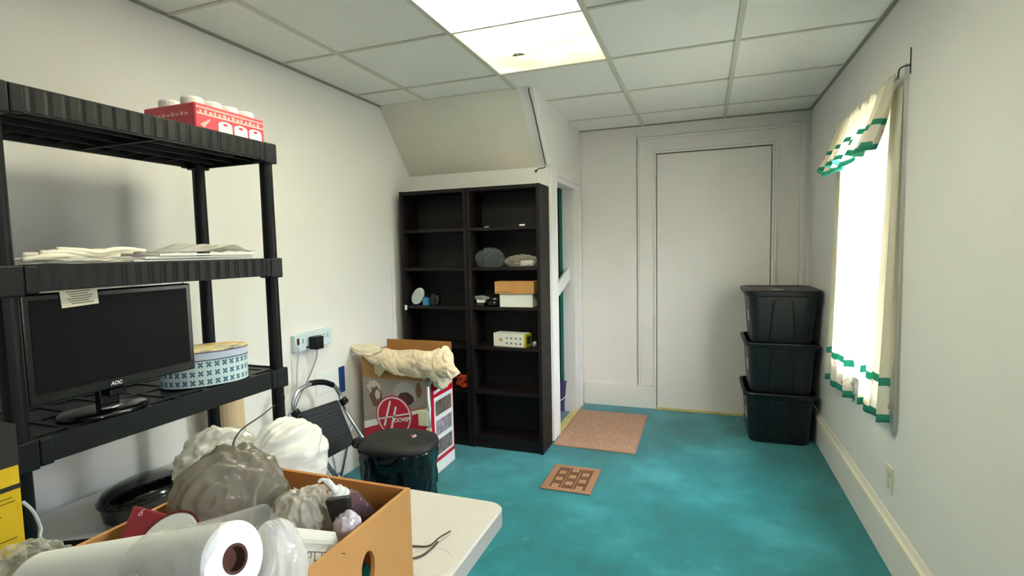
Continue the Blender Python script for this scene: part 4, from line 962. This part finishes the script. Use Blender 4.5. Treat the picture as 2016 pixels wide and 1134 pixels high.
bm2 = bm; simple('hanging_plastic_wrap', bm2, CLEAR2, 'strip of crumpled clear plastic hanging behind the right edge of the monitor', 'plastic wrap')
# low shelf
Z3 = SZ[3]+0.0005
t = None
bm = BM(); T = Matrix.Translation(Vector((-1.77, 1.12, Z3))) @ Matrix.Rotation(radians(0), 4, 'Z'); box(bm, -0.22, 0.24, -0.37, 0.33, 0.0, 0.008, T=T)
simple('white_foam_board', bm, PAPER, 'pale board laid on the low shelf behind the box', 'board', bevel=0.001)
t = thing('roaster_pan', (-1.69, 1.14, Z3+0.008), 'glossy black oval lidded pan on the pale board of the low shelf', 'pan')
bm = BM(); lathe(bm, (-1.70, 1.13, Z3+0.008), [(0.10, 0), (0.118, 0.01), (0.128, 0.055), (0.134, 0.06), (0.132, 0.064)], 48, 0.72, 1.0, 0.1); build('body', bm, BLACKG, t, smooth=True)
bm = BM(); lathe(bm, (-1.70, 1.13, Z3+0.072), [(0.135, 0.0005), (0.136, 0.006), (0.12, 0.026), (0.08, 0.04), (0.03, 0.045)], 48, 0.72, 1.0, 0.1); build('lid', bm, BLACKG, t, smooth=True)
bm = BM(); random.seed(5); pts = []
for k in range(26): pts.append((-1.66+0.03*cos(k*1.9)*random.uniform(.6, 1), 1.34+0.045*sin(k*1.9+0.4), Z3+0.016+0.022*(k/26)))
tube(bm, pts, 0.0055, 7, 4); simple('black_cable_coil', bm, BLACK, 'coiled black cable beside the black oval pan on the low shelf', 'cable', smooth=True)
bm = BM(); tube(bm, [(-1.72, 0.86, Z3+0.03), (-1.56, 0.95, Z3+0.03), (-1.50, 1.02, Z3+0.03)], 0.012, 8, 2)
simple('black_bar', bm, BLACK, 'short black rod lying in front of the oval pan on the low shelf', 'rod')
# tan tube leaning behind shelving
bm = BM(); cyl(bm, (-1.955, 1.70, 0.0), (-1.93, 1.66, 0.80), 0.062, 24); simple('beige_fabric_roll', bm, mat('beige_fabric', (218, 190, 150), 0.9, noise_amt=0.06, nscale=8), 'beige roll standing against the left wall behind the right end of the shelving', 'fabric roll', smooth=False, bevel=0.015)

# ---------------------------------------------------------------- folding table
t = thing('folding_table', (-0.80, 0.45, 0), 'white plastic folding table in the foreground', 'table')
TX0, TX1, TY0, TY1, TZ = -1.19, -0.43, -0.45, 1.105, 0.74
TABM = mat('table_plastic', (196, 192, 187), 0.4, noise_amt=0.02, nscale=6)
bm = BM(); cx, cy, hx, hy = (TX0+TX1)/2, (TY0+TY1)/2, (TX1-TX0)/2, (TY1-TY0)/2
loft(bm, [rr(bm, cx, cy, hx-0.012, hy-0.012, TZ-0.044, 0.03), rr(bm, cx, cy, hx, hy, TZ-0.040, 0.035), rr(bm, cx, cy, hx, hy, TZ-0.004, 0.035), rr(bm, cx, cy, hx-0.004, hy-0.004, TZ, 0.032)])
build('table_top', bm, TABM, t)
LEGM = mat('leg_grey', (120, 124, 128), 0.4, 0.6)
for yy in (TY0+0.25, TY1-0.25):
    for xx in (TX0+0.08, TX1-0.08):
        bm = BM(); cyl(bm, (xx, yy, 0), (xx, yy, TZ-0.044), 0.014, 12); build('leg', bm, LEGM, t)
    bm = BM(); cyl(bm, (TX0+0.08, yy, 0.12), (TX1-0.08, yy, 0.12), 0.01, 10); build('crossbar', bm, LEGM, t)
RING = mat('cup_ring', (206, 202, 192), 0.5)
bm = BM(); p = on(845, 1105, z=TZ)
for r0, r1 in ((0.045, 0.047),):
    N = 48
    for k in range(N):
        a0, a1 = 2*pi*k/N, 2*pi*(k+1)/N
        bm.faces.new([bm.verts.new((p.x+r*cos(a), p.y+r*sin(a), TZ+0.0006)) for r, a in ((r0, a0), (r1, a0), (r1, a1), (r0, a1))])
build('cup_ring_stain', bm, RING, t, solid=0.0003)
Zt = TZ+0.0005
bm = BM(); e1 = on(887, 1051, z=Zt)
tube(bm, [(-0.62, 0.86, Zt+0.002), on(815, 1077, z=Zt)+Vector((0, 0, 0.002)), on(845, 1076, z=Zt)+Vector((0, 0, 0.002)), on(865, 1064, z=Zt)+Vector((0, 0, 0.006)), e1+Vector((0, 0, 0.006))], 0.0016, 6, 6)
tube(bm, [(-0.60, 0.78, Zt+0.002), on(815, 1101, z=Zt)+Vector((0, 0, 0.002)), on(845, 1085, z=Zt)+Vector((0, 0, 0.002)), on(862, 1068, z=Zt)+Vector((0, 0, 0.002))], 0.0016, 6, 6)
simple('thin_brown_cord', bm, mat('cord_brown', (74, 48, 44), 0.6), 'thin dark brown cord end on the white table right of the open box', 'cord', smooth=True)

# open cardboard box on table
BX0, BX1, BY0, BY1, BZ = -0.682, -0.386, 0.14, 0.620, 1.0
t = thing('open_cardboard_box', ((BX0+BX1)/2, (BY0+BY1)/2, Zt), 'open tan cardboard box with a round hand hole, full of packaging, on the white table', 'box')
BOXM = mat('box_tan', (196, 144, 84), 0.75, noise_amt=0.05, nscale=9); BOXI = mat('box_inner', (186, 122, 58), 0.8, noise_amt=0.05, nscale=9)
tk = 0.006
def wall_x(x, y0, y1, hole):
    bm = BM(); hy, hz, ry, rz = hole
    N = 32; circ = [(hy+ry*cos(2*pi*k/N), hz+rz*sin(2*pi*k/N)) for k in range(N)]
    def edge(k):  # project on rectangle
        a = 2*pi*k/N; c, s = cos(a), sin(a); m_ = 1e9
        for lim, d in (((y1-hy), c), ((hy-y0), -c)):
            if d > 1e-9: m_ = min(m_, lim/d)
        for lim, d in (((BZ-hz), s), ((hz-Zt), -s)):
            if d > 1e-9: m_ = min(m_, lim/d)
        return (hy+c*m_, hz+s*m_)
    # include corners by snapping nearest
    out = [edge(k) for k in range(N)]
    for cyy, czz in ((y0, Zt), (y1, Zt), (y0, BZ), (y1, BZ)):
        j = min(range(N), key=lambda i: (math.atan2(out[i][1]-hz, out[i][0]-hy)-math.atan2(czz-hz, cyy-hy))**2); out[j] = (cyy, czz)
    R4 = []
    for ring, xx in ((circ, x), (out, x), (out, x+tk), (circ, x+tk)): R4.append([bm.verts.new((xx, a, b)) for a, b in ring])
    R4.append(R4[0])
    for a, b in zip(R4, R4[1:]):
        for k in range(N): bm.faces.new((a[k], a[(k+1) % N], b[(k+1) % N], b[k]))
    return bm
build('side_wall', wall_x(BX1-tk, BY0, BY1, (0.518, 0.942, 0.0135, 0.023)), BOXM, t)
build('side_wall', wall_x(BX0, BY0, BY1, (0.40, 0.942, 0.0135, 0.023)), BOXM, t)
bm = BM(); box(bm, BX0+tk, BX1-tk, BY1-tk, BY1, Zt, BZ); build('end_wall', bm, BOXI, t)
bm = BM(); box(bm, BX0+tk, BX1-tk, BY0, BY0+tk, Zt, BZ); build('end_wall', bm, BOXM, t)
bm = BM(); box(bm, BX0+tk, BX1-tk, BY0+tk, BY1-tk, Zt, Zt+0.005); build('base', bm, BOXM, t)

bm = BM(); lathe(bm, (-0.425, 0.545, Zt+0.0055), [(0.020, 0), (0.022, 0.005), (0.022, 0.165), (0.012, 0.175), (0.010, 0.185)], 28)
simple('teal_bottle', bm, mat('teal_plastic', (20, 120, 130), 0.25), 'teal bottle inside the open box, seen through its hand hole', 'bottle', smooth=False)
# contents: grey crumpled bags
MILKY = mat('milky_plastic', (170, 163, 148), 0.25, translucent=0.55, coat=0.3)
MILKY2 = mat('white_bag_plastic', (216, 215, 208), 0.22, translucent=0.35, coat=0.2)
def bag(name, c, rad, seed, m, label, rot=0, zmin=None, a=0.10, axis=(0.3, 0.2, 1), nf=3.0):
    bm = BM(); softbag(bm, c, rad, seed, a, zmin=zmin, rot=rot, axis=axis, nf=nf)
    return simple(name, bm, m, label, 'plastic bag', smooth=True)
cA = at(455, 982, 0.72); bag('crumpled_grey_bag', cA, (0.068, 0.056, 0.063), 2, MILKY, 'large crumpled translucent grey bag bulging out of the open cardboard box', 0.3, a=0.095, nf=2.2)
cB = at(596, 1016, 0.69); bag('crumpled_clear_bag', cB, (0.038, 0.038, 0.033), 14, film('dull_clear', (190, 184, 170), 0.7, 0.15), 'smaller crumpled clear bag between the grey bag and the pump bottle', 0.0, a=0.12, axis=(0.3, -0.4, 1), nf=2.4)
# red framed package
q = [at(228, 1072, 0.60), at(262, 993, 0.635), at(430, 1037, 0.60), at(405, 1085, 0.565)]
t = thing('red_blister_package', q[1], 'red card package with a round white disc, leaning at the left rim of the box', 'package')
n_ = (q[1]-q[0]).cross(q[2]-q[0]).normalized()
bm = BM()
if n_.z < 0: n_ = -n_
quad_slab(bm, q, n_, 0.008); build('red_card', bm, mat('card_red', (140, 40, 50), 0.3), t, bevel=0.003)
ce = at(335, 1072, 0.590); ux = (q[2]-q[1]).normalized(); uy = n_.cross(ux)
bm = BM(); T = Matrix((ux, uy, n_)).transposed().to_4x4(); T.translation = ce+n_*0.003
lathe(bm, (0, 0, 0), [(0.034, -0.003), (0.034, 0.003), (0.031, 0.004)], 40, T=T); build('white_disc', bm, mat('disc_white', (214, 216, 208), 0.3), t)
ring = BM(); N = 48
for k in range(N):
    a0, a1 = 2*pi*k/N, 2*pi*(k+1)/N
    ring.faces.new([ring.verts.new(T @ Vector((r*cos(a), r*sin(a), 0.0036))) for r, a in ((0.0335, a0), (0.0360, a0), (0.0360, a1), (0.0335, a1))])
build('disc_rim', ring, mat('rim_maroon', (96, 30, 34), 0.4), t, solid=0.001)
text('printed_mark', '6', Matrix((ux, uy, n_)).transposed().to_4x4() if False else TF(at(281, 1012, 0.624)+n_*0.003, ux, uy), 0.012, mat('mark_pink', (220, 160, 156), 0.5), t)

# roll of white plastic bags lying over the box
ra, rb = at(463, 1100, 0.43), at(85, 1150, 0.52)
ax = (rb-ra).normalized(); RR = 0.0295
t = thing('plastic_bag_roll', ra, 'large white roll with a cardboard core lying over the near end of the open box', 'roll')
Tq = ax.to_track_quat('Z', 'Y').to_matrix().to_4x4(); Tq.translation = ra; ln = (rb-ra).length
bm = BM(); lathe(bm, (0, 0, 0), [(0.0115, 0.03), (0.0115, 0.0), (RR-0.002, 0.0), (RR, 0.002), (RR*1.02, ln*0.5), (RR*1.02, ln-0.002), (RR*0.98, ln)], 64, T=Tq); build('rolled_sheet', bm, mat('roll_white', (240, 240, 238), 0.5), t, smooth=False)
bm = BM(); lathe(bm, (0, 0, 0), [(0.0095, 0.028), (0.0095, -0.0006), (0.0118, -0.0006), (0.0118, 0.01)], 40, T=Tq); build('core', bm, mat('core_brown', (84, 50, 40), 0.9), t)
bm = BM()
def outer(u, v):
    a = 2*pi*u; r = RR*1.03+0.0015*ridge(Vector((cos(a)*2, sin(a)*2, v*3)))+0.010*(1-v)**2*(0.4+0.6*sin(a*3+1)**2)
    p = Tq @ Vector((r*cos(a), r*sin(a), -0.018*(1-v)+0.10*v)); return p
sheet(bm, outer, 64, 14, closed=True); build('film_wrap', bm, film('wrap_film', (236, 236, 232), 0.12, 0.15), t, smooth=True)
# loose plastic skirt right of roll
q0 = at(545, 1118, 0.50)
bm = BM(); softbag(bm, q0, (0.027, 0.024, 0.044), 17, 0.05, nf=2.2)
simple('loose_white_film', bm, film('white_film', (232, 228, 222), 0.5, 0.12), 'loose shiny white plastic film at the right end of the white roll', 'plastic film', smooth=True)
# plastic sheet with floor-plan print
sq = [at(548, 1036, 0.615), at(660, 1048, 0.625), at(668, 1075, 0.62), at(600, 1160, 0.55), at(530, 1160, 0.55)]
t = thing('printed_plastic_sheet', sq[0], 'frosted plastic sheet printed with a line plan, inside the open box', 'plastic sheet')
n_ = (sq[1]-sq[0]).cross(sq[3]-sq[0]).normalized(); n_ = n_ if n_.dot(CAM-sq[0]) > 0 else -n_
bm = BM(); a = [bm.verts.new(p) for p in sq]; bm.faces.new(a); build('sheet', bm, mat('frosted_sheet', (226, 224, 216), 0.35), t, solid=0.0015)
def lp(u, v): 
    # intersect view ray with the sheet plane
    d = (at(u, v, 1)-CAM); k = (sq[0]-CAM).dot(n_)/d.dot(n_); return CAM+d*k+n_*0.0015
bm = BM()
for pl in (((607, 1088), (680, 1092)), ((607, 1088), (600, 1118)), ((612, 1088), (612, 1100), (603, 1100)), ((620, 1089), (618, 1118)), ((600, 1118), (616, 1130), (618, 1118)), ((618, 1105), (650, 1108)), ((634, 1090), (633, 1106)), ((590, 1086), (590, 1098))):
    tube(bm, [lp(*p) for p in pl], 0.0005, 4, 1)
build('printed_line', bm, mat('print_line', (70, 66, 64), 0.6), t)
bm = BM(); bm.faces.new([bm.verts.new(lp(*p)) for p in ((585, 1062), (655, 1066), (655, 1074), (583, 1071))]); build('printed_block', bm, mat('print_pale', (190, 190, 186), 0.5), t, solid=0.0003)
# pump bottle
pa, pb = at(664, 968, 0.70), at(733, 1040, 0.735)
ax = (pb-pa).normalized(); Tq = ax.to_track_quat('Z', 'Y').to_matrix().to_4x4(); Tq.translation = pa
t = thing('pump_bottle', pa, 'clear bottle with white pump top leaning in the open box', 'bottle')
def bottle_mat():
    m = film('bottle_clear', (120, 100, 116), 0.35, 0.05); return m
bm = BM(); lathe(bm, (0, 0, 0), [(0.009, 0.006), (0.015, 0.014), (0.019, 0.026), (0.019, 0.115), (0.014, 0.119)], 36, T=Tq); build('bottle_body', bm, bottle_mat(), t)
bm = BM(); lathe(bm, (0, 0, 0), [(0.015, 0.045), (0.017, 0.046), (0.017, 0.113), (0.012, 0.115)], 32, T=Tq); build('liquid', bm, mat('purple_liquid', (64, 34, 56), 0.1, coat=0.5), t, smooth=True)
bm = BM(); lathe(bm, (0, 0, 0), [(0.007, -0.004), (0.0095, -0.003), (0.0095, 0.004), (0.0085, 0.0045), (0.0115, 0.005), (0.012, 0.012), (0.009, 0.013)], 32, T=Tq); cl_ = build('collar', bm, WHITE, t)
bm = BM(); lathe(bm, (0, 0, 0), [(0.0035, -0.020), (0.0045, -0.017), (0.0035, -0.010), (0.006, -0.0035)], 20, T=Tq)
hd = pa-ax*0.024; tube(bm, [pa-ax*0.010, pa-ax*0.018, hd], 0.0042, 10, 2); tube(bm, [hd, hd-RV*0.006+UV*0.001, hd-RV*0.010-UV*0.002], 0.0022, 8, 3); build('pump_head', bm, WHITE, cl_)
# black clip thing in front of bottle
c = at(660, 1002, 0.655)
bm = BM(); q = [c+RV*-0.014+UV*0.010, c+RV*0.016+UV*0.014, c+RV*0.018+UV*-0.002, c+RV*0.004+UV*-0.026, c+RV*-0.002+UV*-0.026]
a = [bm.verts.new(p) for p in q]; b = [bm.verts.new(p+F*0.012) for p in q]
for k in range(5): bm.faces.new((a[k], a[(k+1) % 5], b[(k+1) % 5], b[k]))
bm.faces.new(a); bm.faces.new(b[::-1]); simple('black_nozzle', bm, mat('nozzle_black', (18, 21, 20), 0.5), 'small black wedge-shaped nozzle leaning on the pump bottle', 'nozzle', bevel=0.002)
c = at(685, 1045, 0.655)
bm = BM(); crumple(bm, c, (0.017, 0.012, 0.02), 23, 0.2, 1.6, 0.1, 4, sub=4); simple('shiny_film_wad', bm, mat('shiny_film', (216, 206, 214), 0.08, coat=1), 'shiny wad of clear film below the black nozzle', 'film', smooth=True)

# white bags behind the box, on the table
bag('white_plastic_bag', (-1.105, 0.92, TZ+0.080), (0.082, 0.088, 0.080), 4, MILKY2, 'crumpled grey-white bag on the table, nearer the shelving unit', 0.2, zmin=Zt, a=0.13, axis=(1, 0.6, 0.6))
bag('white_plastic_bag', (-0.965, 1.0, TZ+0.085), (0.084, 0.090, 0.088), 7, mat('bag_white', (240, 240, 238), 0.35, translucent=0.25), 'bright white plastic bag on the table directly behind the open box', 0.0, zmin=Zt, a=0.09, axis=(0.2, 1, 0.4), nf=1.8)
bm = BM(); tube(bm, [on(457, 892, x=-0.98), on(462, 865, x=-0.99), on(480, 842, x=-1.05), on(515, 818, x=-1.2), on(546, 793, x=-1.56), on(560, 780, x=-1.75), (-1.98, 1.95, 0.75)], 0.0022, 6, 6)
simple('thin_dark_wire', bm, mat('wire_dark', (52, 48, 50), 0.5), 'thin dark wire arching from the white bags toward the wall behind the shelving post', 'wire', smooth=True)

# yellow carton at the left edge
t = thing('yellow_carton', (-1.13, 0.40, Zt), 'tall yellow and black carton at the left end of the table', 'box')
YX = -1.093; YY1 = 0.524; YZT = 1.055
bm = BM(); box(bm, -1.183, YX, 0.18, YY1, Zt, YZT); build('box_body', bm, mat('carton_yellow', (226, 190, 20), 0.45), t, bevel=0.001)
bm = BM(); box(bm, -1.184, YX+0.0006, 0.179, YY1+0.0008, 0.985, YZT+0.0006); build('top_band', bm, mat('carton_black', (30, 32, 30), 0.5), t)
bm = BM(); box(bm, -1.184, YX+0.0006, 0.179, YY1+0.0008, 0.945, 0.953); build('stripe', bm, mat('carton_black', (0, 0, 0)), t)
bm = BM()
for z, y0 in ((0.932, 0.486), (0.925, 0.49), (0.915, 0.46), (0.905, 0.47), (0.862, 0.488)): box(bm, YX+0.0002, YX+0.0008, 0.30, y0+0.025, z, z+0.002)
build('printed_text', bm, mat('print_olive', (130, 108, 10), 0.6), t)
bm = BM(); box(bm, YX+0.0002, YX+0.0008, 0.25, YY1-0.002, 0.80, 0.835); build('printed_logo_band', bm, mat('carton_black', (0, 0, 0)), t)
# dark thing above it + clear cord
bm = BM(); tube(bm, [on(45, 988, x=-1.06), on(66, 1008, x=-1.06), on(80, 1040, x=-1.055), on(84, 1065, x=-1.045), (-1.03, 0.56, 0.79), (-1.0, 0.6, 0.745)], 0.0026, 8, 6)
simple('clear_tubing', bm, mat('tubing', (190, 206, 210), 0.2), 'thin pale translucent tubing curving down beside the yellow carton', 'tubing', smooth=True)
# bubble wrap wad
bm = BM(); c = at(45, 1142, 0.74); crumple(bm, c, (0.045, 0.044, 0.034), 41, 0.3, 2.0, 0.25, 4, sub=4)
simple('crumpled_clear_wrap', bm, film('crinkle_clear', (200, 198, 186), 0.22, 0.04), 'crinkled clear wrapping between the yellow carton and the white roll', 'plastic wrap')
